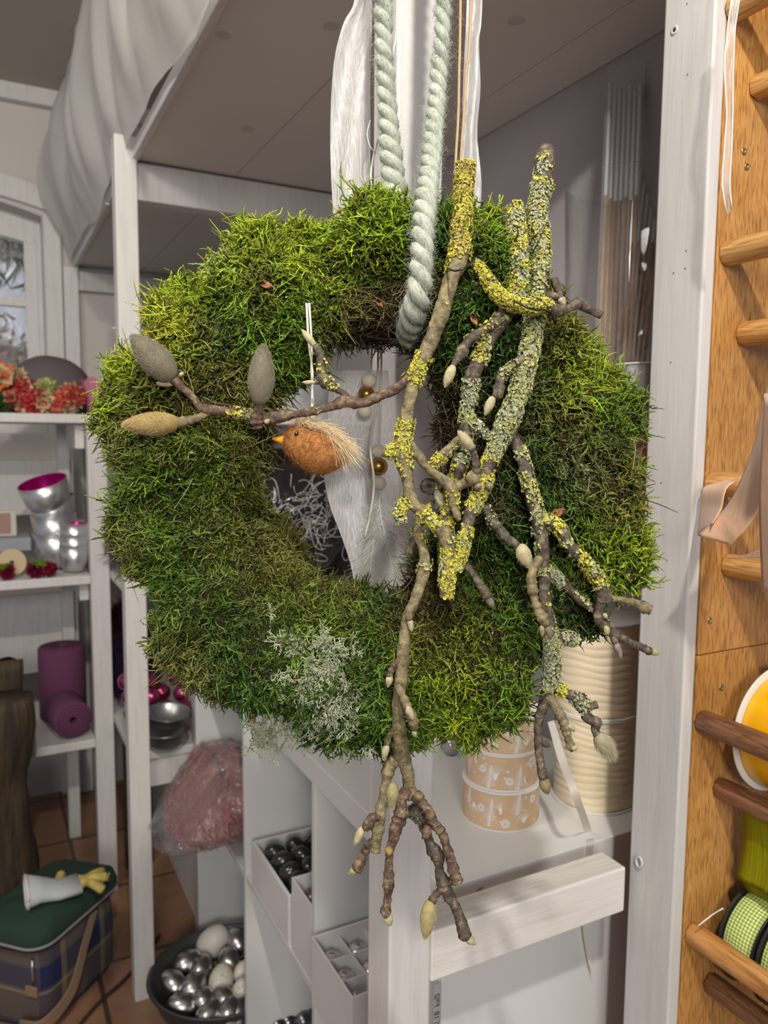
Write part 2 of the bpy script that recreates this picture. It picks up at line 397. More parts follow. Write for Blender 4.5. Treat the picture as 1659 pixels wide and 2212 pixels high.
# sheer white curtain over the canopy
nu, nv = 150, 60; G = np.zeros((nu, nv, 3))
for i in range(nu):
    for j in range(nv):
        u = i/(nu-1); v = j/(nv-1)
        y = .95+u*1.93; sw = max(0., math.sin(y*6.1+.9))**2
        z = 2.435-v*(.545+.035*sw)
        fold = .022*math.sin(y*15+2.6*math.sin(v*2.2))+.008*math.sin(y*38+v*7)
        env = (.5+.5*math.sin(PI*min(1, v*1.05)))*(1-.75*max(0, (v-.85)/.15))
        sag = .055*math.sin(PI*v**1.5)*(.35+.65*sw)
        end = .060*max(0, (y-2.55)/.33)*math.sin(PI*min(1, v*1.15))
        G[i, j] = (.286-abs(fold)*env-sag-end, y, z)
mesh('curtain', MB().grid(G), sheer('sheer_curtain', (.84, .82, .79), .80, .75), None, loc=(.26, 1.9, 1.88), smooth=True)
tag(bpy.data.objects['curtain'], 'sheer white gathered curtain hanging above the canopy edge', 'curtain')

# ------------------------------------------------------------------ white cube shelf unit
ux0, ux1 = .445, .835; yd = [.70, 1.09, 1.465, 1.84, 1.905]; UT = .79
un = thing('cube_shelf_unit', 'white cube shelf unit with three columns behind the post', 'shelf unit', (.64, 1.28, 0))
def upart(name, a, b, m=m_lam):
    return mesh(name, MB().box(a, b), m, un, loc=((a[0]+b[0])/2, (a[1]+b[1])/2, a[2]), bevel=.0012)
upart('top_panel', (ux0, .70, .75), (ux1, 1.905, .79))
upart('side_panel', (ux0, .701, .013), (ux1, .738, .7495)); upart('side_panel', (ux0, 1.866, .013), (ux1, 1.904, .7495))
for y in (1.085, 1.46): upart('divider', (ux0+.001, y, .013), (ux1, y+.015, .7495))
upart('base_panel', (ux0, .701, 0), (ux1, 1.904, .0125))
for a, b in ((.739, 1.0845), (1.1005, 1.4595), (1.4755, 1.8655)): upart('shelf_board', (ux0+.002, a, .385), (ux1-.01, b, .40))
mesh('back_panel', MB().box((ux1-.009, .739, .013), (ux1-.001, 1.8655, .7495)), m_lam, un)
p = AY(1037, 1925, .7003)
mesh('cam_bolt', MB().lathe([(1e-4, -.002), (.0028, -.002), (.003, .0003), (.0056, .0008), (.006, 0)], p, (0, -1, 0), 20), m_metal, un, smooth=True)
mesh('bolt_socket', MB().lathe([(1e-4, .0012), (.0027, .0012)], p, (0, -1, 0), 6), m_black, un)
# small paper label on the unit's front edge
lb = thing('shelf_label', 'small printed label on the narrow white edge beside the post', 'label', AY(945, 2180, .699))
q0 = AY(936, 2130, .6995); q1 = AY(951, 2212, .6995)
mesh('label_paper', MB().box((q0[0], .6975, q1[2]-.03), (q1[0], .6992, q0[2])), mat('label_grey', (.42, .42, .42), .6), lb)
def text_mesh(s, size):
    cu = bpy.data.curves.new('t', 'FONT'); cu.body = s; cu.size = size; cu.extrude = .0001; cu.align_x = 'LEFT'
    o = bpy.data.objects.new('t', cu); COL.objects.link(o); dg = bpy.context.evaluated_depsgraph_get()
    me = bpy.data.meshes.new_from_object(o.evaluated_get(dg)); bpy.data.objects.remove(o); return me
me = text_mesh('2.18  kal5', .010); me.name = 'label_print'; me.materials.append(m_black)
to = bpy.data.objects.new('label_print', me); COL.objects.link(to); to.parent = lb
to.matrix_local = Matrix.Translation(Vector((q0[0]+.0075, .6973, q0[2]-.003-.045))-Vector(lb.location)) @ Matrix.Rotation(PI/2, 4, 'X') @ Matrix.Rotation(PI/2, 4, 'Z')

# shelf board seen through the wreath's hole, and the one under the vase
s_ = mesh('shelf_board', MB().box((.333, 1.20, 1.318), (.884, 1.70, 1.344)), m_paint, loc=(.6, 1.45, 1.318), bevel=.002); tag(s_, 'white shelf board seen through the hole of the wreath', 'shelf')
s_ = mesh('shelf_board', MB().box((.60, .665, 1.20), (.884, .90, 1.22)), m_paint, loc=(.75, .78, 1.20), bevel=.002); tag(s_, 'white shelf board carrying the glass vase and the wire spool', 'shelf')

# ------------------------------------------------------------------ shelf unit at the window
su = thing('window_shelf_unit', 'white wooden shelf unit with three levels in front of the window', 'shelf unit', (-.15, 2.4, 0))
def spart(name, a, b, m=m_paint): return mesh(name, MB().box(a, b), m, su, loc=((a[0]+b[0])/2, (a[1]+b[1])/2, a[2]), bevel=.002)
spart('post', (.247, 2.20, 0), (.296, 2.245, 1.353)); spart('post', (.2, 2.56, 0), (.235, 2.595, 1.332)); spart('post', (-.62, 2.20, 0), (-.571, 2.245, 1.353))
for z in (1.353, .917, .455): spart('shelf_board', (-.57, 2.203, z-.024), (.2465, 2.60, z))
spart('back_rail', (-.57, 2.60, 1.05), (.25, 2.618, 1.22)); spart('back_rail', (-.57, 2.60, .55), (.25, 2.618, .80))
spart('bracket', (.222, 2.25, 1.26), (.246, 2.5, 1.3285))
spart('bracket', (.222, 2.25, .84), (.246, 2.5, .8925))
# low shelf between the rear post and the cube unit
sm = thing('low_shelf_unit', 'low white shelf unit holding metal bowls behind the rear post', 'shelf unit', (.36, 2.1, 0))
def mpart(name, a, b): return mesh(name, MB().box(a, b), m_paint, sm, loc=((a[0]+b[0])/2, (a[1]+b[1])/2, a[2]), bevel=.002)
mpart('shelf_board', (.2975, 1.90, .495), (.44+.02, 2.75, .517)); mpart('apron', (.308, 1.91, .42), (.444, 1.925, .4945))
mpart('shelf_board', (.2975, 1.92, .905), (.46, 2.75, .925)); mpart('leg', (.42, 2.70, 0), (.46, 2.74, .4945)); mpart('leg', (.30, 2.70, 0), (.34, 2.74, .4945))
mpart('end_board', (.461, 1.93, 0), (.475, 2.75, 1.1))

# ------------------------------------------------------------------ oak ribbon rack on the right
def oak(name, c1, c2, c3, sc, rings=False):
    m = bpy.data.materials.new(name); m.use_nodes = True; N = m.node_tree.nodes; Lk = m.node_tree.links; b = N['Principled BSDF']; b.inputs['Roughness'].default_value = .42
    tc = N.new('ShaderNodeTexCoord'); mp1 = N.new('ShaderNodeMapping'); mp1.inputs['Scale'].default_value = sc; Lk.new(tc.outputs['Object'], mp1.inputs[0])
    t = N.new('ShaderNodeTexNoise'); t.inputs['Scale'].default_value = 1; t.inputs['Detail'].default_value = 7; t.inputs['Distortion'].default_value = .6; Lk.new(mp1.outputs[0], t.inputs[0])
    r = N.new('ShaderNodeValToRGB'); e = r.color_ramp.elements; e[0].position = .36; e[0].color = (*c3, 1); e[1].position = .68; e[1].color = (*c1, 1); k = e.new(.5); k.color = (*c2, 1)
    Lk.new(t.outputs[0], r.inputs[0])
    t2 = N.new('ShaderNodeTexNoise'); t2.inputs['Scale'].default_value = 7; t2.inputs['Detail'].default_value = 3; Lk.new(tc.outputs['Object'], t2.inputs[0])
    r2 = N.new('ShaderNodeValToRGB'); r2.color_ramp.elements[0].color = (.6, .52, .42, 1); r2.color_ramp.elements[0].position = .3; r2.color_ramp.elements[1].color = (1, 1, 1, 1); r2.color_ramp.elements[1].position = .65
    Lk.new(t2.outputs[0], r2.inputs[0])
    mx = N.new('ShaderNodeMixRGB'); mx.blend_type = 'MULTIPLY'; mx.inputs[0].default_value = .7; Lk.new(r.outputs[0], mx.inputs[1]); Lk.new(r2.outputs[0], mx.inputs[2]); Lk.new(mx.outputs[0], b.inputs['Base Color'])
    q = N.new('ShaderNodeBump'); q.inputs['Strength'].default_value = .25; q.inputs['Distance'].default_value = .0006; Lk.new(t.outputs[0], q.inputs['Height']); Lk.new(q.outputs[0], b.inputs['Normal'])
    return m
m_oak = oak('oak_board', srgb('#cd9a58'), srgb('#bd8848'), srgb('#8f5f2e'), (620, 620, 52))
m_dow = oak('dowel_wood', srgb('#d9a868'), srgb('#c89555'), srgb('#a67a45'), (420, 30, 420))
m_dowd = oak('dark_dowel_wood', srgb('#94684a'), srgb('#83593c'), srgb('#664128'), (400, 40, 400))
m_dowp = oak('pine_dowel_wood', srgb('#dba468'), srgb('#c98d4c'), srgb('#9c6a34'), (260, 18, 120))
rk = thing('ribbon_rack', 'brown oak ribbon rack with round dowels right of the white post', 'rack', (.9, .565, .3))
mesh('back_board', MB().box((.6675, .5555, 1.0705), (1.30, .575, 2.3)), m_oak, rk, loc=(.9, .565, 1.07), bevel=.001)
mesh('back_board', MB().box((.6675, .5555, .3), (1.30, .575, 1.0695)), m_oak, rk, loc=(.9, .565, .3), bevel=.001)
DW = [(1552, 545, 1, m_dow, 0), (1588, 720, 0, m_dow, 0), (1614, 185, 1, m_dow, 1), (1566, 14, 0, m_dow, 0), (1499, 1562, 0, m_dowd, 0), (1536, 1705, 1, m_dowd, 1),
      (1478, 2022, 0, m_dowp, 0), (1516, 2128, 1, m_dowd, 1), (1556, 1222, 1, m_dow, 0), (1520, 1045, 0, m_dow, 0)]
dpos = []
for px, py, sq, mt, hexa in DW:
    c = AY(px, py, .5555); x = c[0]+.0125; z = c[2]; r = .0128; dpos.append((x, z))
    mb = MB().tube([(x, .5553, z), (x, .553, z), (x, .36, z), (x, .355, z)], [r*.96, r, r, r*.9], 6 if hexa else 20)
    mesh('dowel', mb, mt, rk, loc=(x, .555, z), smooth=not hexa, bevel=.002 if hexa else 0)
for px, py in ((1607, 327), (1613, 360), (1533, 1340), (1558, 1485)):
    p = AY(px, py, .5551)
    mesh('screw', MB().lathe([(1e-4, .0002), (.0016, .0002), (.0018, .0008), (.0034, .0008), (.0036, 0)], p, (0, -1, 0), 14), mat('brass_screw', (.35, .25, .12), .4, .8) if 'brass_screw' not in bpy.data.materials else bpy.data.materials['brass_screw'], rk, smooth=True)

def spool(name, label, cat, c, r, rf, y0, y1, mcore, mfl, group=None, parent_name='ribbon', wraps=None):
    t = thing(name, label, cat, (c[0], (y0+y1)/2, c[1]-rf), group)
    o = (c[0], y0, c[1]); w = y1-y0
    mesh(parent_name, MB().lathe([(1e-4, .003), (r-.001, .003), (r, .005), (r, w-.005), (r-.001, w-.003), (1e-4, w-.003)], o, (0, 1, 0), 56), mcore, t, smooth=True)
    for yy in (0, w-.0022):
        mesh('flange', MB().lathe([(1e-4, yy), (rf, yy), (rf, yy+.0022), (1e-4, yy+.0022)], o, (0, 1, 0), 56), mfl, t, bevel=.0005)
    return t
m_yel = mat('yellow_satin', srgb('#ffc400'), .28, noise=((30, 2, 30), srgb('#ffae00'), .4, .7))
m_wfl = mat('white_card', (.75, .74, .70), .5)
m_sil = mat('silver_wrap', (.75, .74, .72), .35, noise=(40, (.5, .47, .44), .4, .7))
cy = (dpos[4][0]+.085, dpos[4][1]-.012)
spool('ribbon_spool', 'white spool of shiny yellow ribbon on the dark dowels', 'ribbon spool', cy, .064, .0705, .42, .528, m_yel, m_wfl)
cs = (dpos[2][0]+.052, dpos[2][1]+.075)
spool('ribbon_spool', 'white ribbon spool cut by the top right edge of the photo', 'ribbon spool', cs, .05, .054, .44, .53, m_sil, m_wfl)
def gingham():
    m = bpy.data.materials.new('green_gingham'); m.use_nodes = True; N = m.node_tree.nodes; Lk = m.node_tree.links; b = N['Principled BSDF']; b.inputs['Roughness'].default_value = .7
    tc = N.new('ShaderNodeTexCoord'); sp = N.new('ShaderNodeSeparateXYZ'); Lk.new(tc.outputs['Object'], sp.inputs[0])
    at = N.new('ShaderNodeMath'); at.operation = 'ARCTAN2'; Lk.new(sp.outputs['X'], at.inputs[0]); 
    zz = N.new('ShaderNodeMath'); zz.operation = 'ADD'; zz.inputs[1].default_value = -.058; Lk.new(sp.outputs['Z'], zz.inputs[0]); Lk.new(zz.outputs[0], at.inputs[1])
    def sq(src, sc):
        a = N.new('ShaderNodeMath'); a.operation = 'MULTIPLY'; a.inputs[1].default_value = sc; Lk.new(src, a.inputs[0])
        c = N.new('ShaderNodeMath'); c.operation = 'FRACT'; Lk.new(a.outputs[0], c.inputs[0])
        d = N.new('ShaderNodeMath'); d.operation = 'GREATER_THAN'; d.inputs[1].default_value = .5; Lk.new(c.outputs[0], d.inputs[0]); return d.outputs[0]
    ad = N.new('ShaderNodeMath'); Lk.new(sq(at.outputs[0], 14.0), ad.inputs[0]); Lk.new(sq(sp.outputs['Y'], 260), ad.inputs[1])
    r = N.new('ShaderNodeValToRGB'); r.color_ramp.interpolation = 'CONSTANT'; e = r.color_ramp.elements; e[0].color = (*srgb('#f2f5dc'), 1); e[1].position = .3; e[1].color = (*srgb('#b9cf5a'), 1); k = e.new(.8); k.color = (*srgb('#7f9c1e'), 1)
    dv = N.new('ShaderNodeMath'); dv.operation = 'MULTIPLY'; dv.inputs[1].default_value = .5; Lk.new(ad.outputs[0], dv.inputs[0]); Lk.new(dv.outputs[0], r.inputs[0]); Lk.new(r.outputs[0], b.inputs['Base Color'])
    return m
m_blkpl = mat('black_plastic', (.015, .015, .015), .35)
m_ging = gingham()
cg = (dpos[6][0]+.072, dpos[6][1]-.006)
spool('gingham_spool', 'black spool of green gingham ribbon nearest the oak board', 'ribbon spool', cg, .053, .058, .492, .535, m_ging, m_blkpl, None)
spool('gingham_spool', 'black spool of green gingham ribbon cut by the right photo edge', 'ribbon spool', cg, .053, .058, .446, .489, m_ging, m_blkpl, None)
# chartreuse ribbon hanging from the yellow spool's dowel
m_char = sheer('chartreuse_organza', srgb('#a8a400'), .85, .4, (20, 400, 20))
xs = AY(1590, 1820, .53)[0]; zt = dpos[5][1]+.004; zb_ = zt-.130
G = []
for i in range(26):
    s = i/25; z = zt+.004-s*(zt-zb_); fl = 1
    row = []
    for j in range(14):
        v = j/13; y = .532-v*.13
        row.append((xs+.012+.010*math.sin(s*PI)+(.03*(s-.8)/.2 if s > .8 else 0)+.002*math.sin(v*20+s*5), y, z+(.008*math.cos((s-.8)*9) if s > .8 else 0)))
    G.append(row)
for row in G:
    for q in range(len(row)): row[q] = (row[q][0]-.010, row[q][1], row[q][2])
o = mesh('chartreuse_ribbon', MB().grid(G), m_char, loc=(xs, .44, zb_), smooth=True, solid=.0004); tag(o, 'wide chartreuse organza ribbon hanging below the yellow spool', 'ribbon')
# peach satin ribbon
m_peach = mat('peach_satin', srgb('#e9bd9d'), .42, noise=((300, 300, 20), srgb('#dfae8c'), .45, .7), sheen=.2)
def strip(pts, loc, name, mt, solid=.0005, n=10):
    """pts: list of (left point, right point) pairs in space"""
    A = spline([p[0] for p in pts], .004) if False else None
    Lp = np.array([p[0] for p in pts]); Rp = np.array([p[1] for p in pts])
    K = 8
    def rs(P):
        out = []
        Q = np.vstack([2*P[0]-P[1], P, 2*P[-1]-P[-2]])
        for i in range(1, len(Q)-2):
            for k in range(K):
                t = k/K; p0, p1, p2, p3 = Q[i-1:i+3]
                out.append(.5*((2*p1)+(-p0+p2)*t+(2*p0-5*p1+4*p2-p3)*t*t+(-p0+3*p1-3*p2+p3)*t**3))
        out.append(P[-1]); return np.array(out)
    Lp, Rp = rs(Lp), rs(Rp)
    return MB().grid(np.stack([Lp+(Rp-Lp)*(j/n) for j in range(n+1)], 1))
pr_ = thing('peach_ribbon', 'peach satin ribbon draped in loops over a rack dowel', 'ribbon', AY(1600, 1200, .45))
def PY(px, py, y): return AY(px, py, y)
mesh('ribbon_loop', strip([(PY(1553, 1041, .555-.006), PY(1603, 1030, .49)), (PY(1518, 1055, .548), PY(1570, 1055, .488)), (PY(1513, 1095, .545), PY(1558, 1100, .485)), (PY(1506, 1155, .54), PY(1540, 1130, .48))], None, 'x', m_peach), m_peach, pr_, smooth=True, solid=.0005)
mesh('ribbon_tail', strip([(PY(1662, 810, .43), PY(1700, 830, .41)), (PY(1628, 960, .45), PY(1662, 970, .41)), (PY(1598, 1040, .465), PY(1652, 1060, .42)), (PY(1565, 1100, .48), PY(1625, 1125, .44)), (PY(1507, 1157, .50), PY(1578, 1178, .46))], None, 'x', m_peach), m_peach, pr_, smooth=True, solid=.0005)
mesh('ribbon_tail', strip([(PY(1651, 850, .40), PY(1700, 850, .37)), (PY(1640, 1060, .41), PY(1700, 1060, .38)), (PY(1642, 1180, .415), PY(1700, 1180, .385)), (PY(1647, 1278, .415), PY(1700, 1290, .385))], None, 'x', m_peach), m_peach, pr_, smooth=True, solid=.0005)
mesh('ribbon_end', strip([(PY(1570, 1206, .47), PY(1571, 1207, .47)), (PY(1610, 1198, .45), PY(1610, 1206, .45)), (PY(1665, 1180, .42), PY(1665, 1205, .42))], None, 'x', m_peach), m_peach, pr_, smooth=True, solid=.0005)
# narrow organza ribbon hanging from the top dowel
m_org = sheer('white_organza', (.85, .80, .76), .42, .3, (300, 300, 40), .5)
P1 = [(1583, -60), (1580, 0), (1572, 60), (1565, 150), (1570, 240), (1564, 330), (1560, 400), (1571, 465)]
P2 = [(1603, -60), (1597, 0), (1588, 60), (1584, 150), (1583, 240), (1580, 330), (1576, 400), (1582, 452)]
rb = thing('organza_ribbon', 'narrow sheer white organza ribbon hanging in front of the oak board', 'ribbon', PY(1571, 465, .50))
mesh('ribbon_band', strip([(PY(*a, .5), PY(*b, .495)) for a, b in zip(P1, P2)], None, 'x', m_org), m_org, rb, smooth=True)
m_edge = mat('organza_edge', (.85, .82, .78), .4)
for PP, yy in ((P1, .4995), (P2, .4945)): mesh('woven_edge', MB().tube(spline([PY(*a, yy) for a in PP], .01), .0006, 6), m_edge, rb, smooth=True)
# thin plastic tie and loop by the gingham spool
o = mesh('cable_tie', MB().tube(spline([AY(1508, 2000, .535), AY(1540, 1975, .53), AY(1562, 1962, .52)], .01), .0007, 6), m_edge, smooth=True, loc=AY(1535, 1980, .53)); tag(o, 'thin pale plastic tie above the lower pine dowel', 'tie')

# ------------------------------------------------------------------ glass vase with wrapped sticks
vc = (.765, .785); vz = 1.2205; m_glass = clear('clear_glass', (.985, .99, .99), .01, base=.03)
va = MB().lathe([(1e-4, 0), (.066, 0), (.070, .004), (.0765, .3), (.0795, .412), (.0805, .415), (.0785, .4145), (.0745, .3), (.068, .012), (1e-4, .010)], (vc[0], vc[1], vz), (0, 0, 1), 64)
o = mesh('glass_vase', va, m_glass, loc=(vc[0], vc[1], vz), smooth=True); tag(o, 'tall clear glass vase holding wrapped reed sticks behind the wreath', 'vase')
m_reed = mat('reed_stick', srgb('#b98a52'), .55, noise=((60, 60, 8), srgb('#9a6c38'), .4, .7))
m_stem = mat('white_stick_end', (.86, .86, .86), .5)
m_cello = clear('cellophane', (.985, .985, .99), .08, bump=(40, .5, .004), base=.05, haze=.10)
def bundle(top, bot, zcut, label, n, w, rows=2):
    top = np.array(top); bot = np.array(bot); ax = norm(top-bot); t = thing('stick_bundle', label, 'sticks', bot, None)
    u = norm(np.cross(ax, (.72, .69, 0))); v = np.cross(ax, u); Lh = np.linalg.norm(top-bot)
    for k in range(n):
        a = (k % (n//rows))/(n//rows-1)-.5; b = (k//(n//rows))-(rows-1)/2
        off = u*a*w+v*b*.008; e = random.uniform(-.012, .012)
        p0 = bot+off; p1 = bot+ax*(Lh-.02)+off
        c0 = p0+(p1-p0)*(.13+e); c1 = p0+(p1-p0)*(zcut+e)
        rdo = mesh('stick', MB().tube([c0, (c0+c1)/2, c1], .0021, 7), m_reed, t, smooth=True)
        mesh('stick_end', MB().tube([p0, c0], .0028, 7), m_stem, rdo, smooth=True)
        mesh('stick_end', MB().tube([c1, p1+ax*e], .0028, 7), m_stem, rdo, smooth=True)
    V = []
    for s in (0, .25, .5, .75, 1.0):
        c = bot+ax*(Lh*s+(.012 if s == 1 else (-.0 if s else -.002)))
        for a, b in ((-1, -1), (1, -1), (1, 1), (-1, 1)): V.append(c+u*a*(w/2+.006)+v*b*(.011))
    F = [(4*k+j, 4*k+(j+1) % 4, 4*k+4+(j+1) % 4, 4*k+4+j) for k in range(4) for j in range(4)]
    mesh('cellophane_sleeve', MB().add(V, F), m_cello, t, smooth=False)
bt = D(1352, 165, 1.14); bb = np.array([.738, .768, 1.237])
bundle(bt, bb, .70, 'reed sticks with white ends in a clear sleeve, taller bundle in the vase', 14, .042)
bt2 = D(1425, 240, 1.16); bb2 = np.array([.790, .805, 1.237])
bundle(bt2, bb2, .66, 'shorter bundle of sticks leaning against the right side of the vase', 12, .034)

def flat_spool(name, label, c, z0, r, h, mcore, mfl, ft=.0015, rf=None, cat='ribbon spool', group=None, core='ribbon'):
    rf = rf or r+.002; t = thing(name, label, cat, (c[0], c[1], z0), group)
    mesh(core, MB().lathe([(1e-4, ft), (r, ft), (r, h-ft), (1e-4, h-ft)], (c[0], c[1], z0), (0, 0, 1), 64), mcore, t, smooth=False, bevel=.0008)
    for zz in (0, h-ft): mesh('flange', MB().lathe([(1e-4, zz), (rf, zz), (rf, zz+ft), (1e-4, zz+ft)], (c[0], c[1], z0), (0, 0, 1), 64), mfl, t)
    return t
m_wire = mat('silver_wire', (.62, .62, .62), .28, .9, bump=((8, 8, 900), .8, .002))
m_bronze = mat('bronze_ribbon', srgb('#8a5634'), .4, noise=(120, srgb('#d8b49a'), .5, .62))
m_wpl = mat('white_plastic', (.72, .70, .67), .4)
wc = (.708, .690)
flat_spool('glitter_spool', 'bronze glitter ribbon spool under the silver wire spool', wc, 1.2205, .032, .098, m_bronze, m_wpl, cat='ribbon spool')
flat_spool('wire_spool', 'white spool of silver wire on top of the bronze ribbon spool', wc, 1.319, .032, .070, m_wire, m_wpl, cat='wire spool', core='wire')

# cream spools and patterned ribbon spools on top of the cube unit
def ridged(c, z0, r, h, n, m_):
    prof = [(1e-4, .002)]; 
    for k in range(n*6+1):
        s = k/(n*6); prof.append((r+.0011*abs(math.sin(PI*s*n))**.6-.0008, .002+s*(h-.004)))
    prof.append((1e-4, h-.002)); V = MB().lathe(prof, (c[0], c[1], z0), (0, 0, 1), 72)
    V.V = [(x, y, z+.0016*math.sin(5*math.atan2(y-c[1], x-c[0])+z*60)*(1 if r > 0 and math.hypot(x-c[0], y-c[1]) > r*.9 else 0)) for x, y, z in V.V]
    return V
m_cream = mat('cream_satin', srgb('#e2d3b6'), .38, noise=((6, 6, 90), srgb('#cdbb9a'), .35, .75), sheen=.2)
bc = (.757, .797)
for z0, h, n, lab in ((.7905, .131, 13, 'lower spool of cream satin ribbon behind the magnolia twigs'), (.922, .131, 12, 'upper spool of cream satin ribbon, half hidden by moss')):
    t = thing('cream_ribbon_spool', lab, 'ribbon spool', (bc[0], bc[1], z0), 'stacked cream ribbon spools')
    mesh('ribbon', ridged(bc, z0, .056, h, n, m_cream), m_cream, t, smooth=True)
    for zz in (0, h-.002): mesh('flange', MB().lathe([(1e-4, zz), (.059, zz), (.059, zz+.002), (1e-4, zz+.002)], (bc[0], bc[1], z0), (0, 0, 1), 64), m_wpl, t)
# loose cream ribbon trailing over the unit edge
o = mesh('loose_ribbon', strip([(D(1183, 1560, .985), D(1197, 1556, .98)), (D(1205, 1640, .955), D(1222, 1636, .95)), (D(1235, 1720, .90), D(1250, 1712, .90)), (AZ(1262, 1795, .7925), AZ(1279, 1795, .7925)), (AY(1268, 1822, .6985), AY(1284, 1817, .6985)), (AY(1266, 1855, .6975), AY(1280, 1852, .6975)), (AY(1258, 1990, .694), AY(1266, 1988, .694)), (AY(1270, 2080, .694), AY(1282, 2112, .693))], None, 'x', m_org), sheer('cream_band', (.80, .76, .70), .9, .4), smooth=True, loc=AZ(1262, 1795, .79)); tag(o, 'thin cream ribbon end trailing from the cream spools over the edge', 'ribbon')
# patterned gift ribbon spools: tan with white needle sprigs and stars
m_tan = mat('tan_print_base', srgb('#c8ab8b'), .75, noise=(30, srgb('#c0a27f'), .4, .6))
m_pr = mat('white_print', (.74, .70, .68), .7)
def patterned(c, z0, r, h, label, seed):
    t = flat_spool('patterned_ribbon_spool', label, c, z0, r, h, m_tan, m_wpl, .0018, r+.0012, group='stacked tan patterned ribbon spools')
    rnd = random.Random(seed); pm = MB()
    def pt(s, z, e=.0002):
        a = s/r; return (c[0]+(r+e)*math.sin(a), c[1]-(r+e)*math.cos(a), z0+z)
    def stroke(s0, z0_, s1, z1_, w):
        w *= 1.7
        z0_ = min(max(z0_, .003), h-.003); z1_ = min(max(z1_, .003), h-.003)
        dx, dz = s1-s0, z1_-z0_; L = math.hypot(dx, dz) or 1e-6; nx, nz = -dz/L*w, dx/L*w
        pm.add([pt(s0-nx, z0_-nz), pt(s0+nx, z0_+nz), pt(s1+nx*.3, z1_+nz*.3), pt(s1-nx*.3, z1_-nz*.3)], [(0, 3, 2, 1)])
    for k in range(14):
        s = -.085+.0125*k+rnd.uniform(-.004, .004); z = rnd.uniform(.2, .75)*h; a = rnd.uniform(0, 2*PI); L = rnd.uniform(.012, .020); kind = k % 3
        if kind == 0:
            stroke(s, z-L*.8, s+L*.2, z+L*.8, .0004)
            for i in range(12):
                f = i/11; bs = s+L*.2*f; bz = z-L*.8+1.6*L*f
                for sg in (-1, 1): stroke(bs, bz, bs+sg*L*.55*(1.1-f), bz+L*.35, .00035)
        elif kind == 1:
            for i in range(14):
                b = a+(i-7)*.17; stroke(s, z, s+math.cos(b)*L, z+math.sin(b)*L, .0004)
        else:
            for i in range(9):
                b = i*2*PI/9; stroke(s+math.cos(b)*L*.3, z+math.sin(b)*L*.3, s+math.cos(b+.9)*L*.45, z+math.sin(b+.9)*L*.45, .0005)
                stroke(s+math.cos(b)*L*.15, z+math.sin(b)*L*.15, s+math.cos(b+.9)*L*.3, z+math.sin(b+.9)*L*.3, .0004)
    for k in range(16):
        s = rnd.uniform(-.085, .085); z = rnd.uniform(.1, .9)*h
        for i in range(3):
            b = i*PI/3; stroke(s-math.cos(b)*.002, z-math.sin(b)*.002, s+math.cos(b)*.002, z+math.sin(b)*.002, .0003)
    mesh('printed_sprigs', pm, m_pr, t)
pc = (.607, .815)
patterned(pc, .7905, .0515, .052, 'tan ribbon spool with white fir sprigs, bottom of the stack', 2)
patterned((pc[0]+.001, pc[1]+.001), .843, .0485, .048, 'tan ribbon spool with white sprigs, middle of the stack', 5)
patterned((pc[0]+.002, pc[1]+.001), .8915, .0485, .048, 'tan ribbon spool with white sprigs, topmost and half under the moss', 9)
m_pearl = mat('lilac_pearl', (.42, .36, .42), .22, .6)
bp = D(975, 1605, 1.0)
def bauble(name, c, r, m_, label, cat, group=None, n=24, sc=(1, 1, 1), cap=True):
    t = thing(name, label, cat, (c[0], c[1], c[2]-r), group)
    mesh('body', MB().ball(c, r, n, sc), m_, t, smooth=True)
    if cap: mesh('cap', MB().lathe([(r*.22, r*.93), (r*.22, r*1.12), (1e-4, r*1.12)], c, (0, 0, 1), 12), m_metal, t)
    return t
zc = .79+.017; c = AZ(973, 1608, zc)
bauble('bauble', c, .0165, m_pearl, 'pearly lilac bauble peeking out beside the tan ribbon spools', 'bauble')

# dark crate and panel added as shade; curled feather bag in wreath hole
m_shade = mat('shade_grey_brown', srgb('#5b504f'), .85)
cr = MB(); a0, b0 = (.46, 1.50, .7905), (.86, 1.72, 1.27)
cr.box((a0[0], b0[1]-.008, a0[2]), (b0[0], b0[1], b0[2])); cr.box((a0[0], a0[1], a0[2]), (a0[0]+.008, b0[1]-.008, b0[2])); cr.box((b0[0]-.008, a0[1], a0[2]), (b0[0], b0[1]-.008, b0[2]))
cr.box((a0[0]+.008, a0[1], a0[2]), (b0[0]-.008, b0[1]-.008, a0[2]+.008)); cr.box((a0[0]+.008, a0[1], a0[2]+.008), (b0[0]-.008, a0[1]+.008, 1.0))
o = mesh('shade_crate', cr, m_shade, loc=(.66, 1.6, .7905)); tag(o, 'dark crate added on the cube unit as shade in the wreath hole', 'crate')
o = mesh('shade_panel', MB().box((.335, 1.71, .795), (.459, 1.7195, 1.316)), m_shade, loc=(.40, 1.715, .795)); tag(o, 'dark panel added beside the crate as shade in the wreath hole', 'panel')
n = 75; cc = D(655, 1115, 1.30); P = cc+rng.normal(size=(n, 3))*np.array([.030, .03, .040]); m_curl = mat('white_curl', (.75, .72, .72), .6)
cu = MB()
for k in range(n):
    a0_ = random.uniform(0, 6.28); rr = random.uniform(.010, .030); tl = norm(rng.normal(size=3)); e1 = norm(np.cross(tl, (1, .3, .2))); e2 = np.cross(tl, e1)
    t_ = np.linspace(0, random.uniform(2.2, 5), 14)[:, None]
    q = P[k]+(e1*np.cos(t_+a0_)+e2*np.sin(t_+a0_))*rr*(1-.12*t_)+tl*t_*.004
    cu.tube(q, .0006, 4)
t = thing('feather_bag', 'clear bag of curled white wisps seen through the wreath hole', 'bag', cc-np.array([0, 0, .10]))
o = mesh('white_wisps', cu, m_curl, t, smooth=True); o['kind'] = 'stuff'
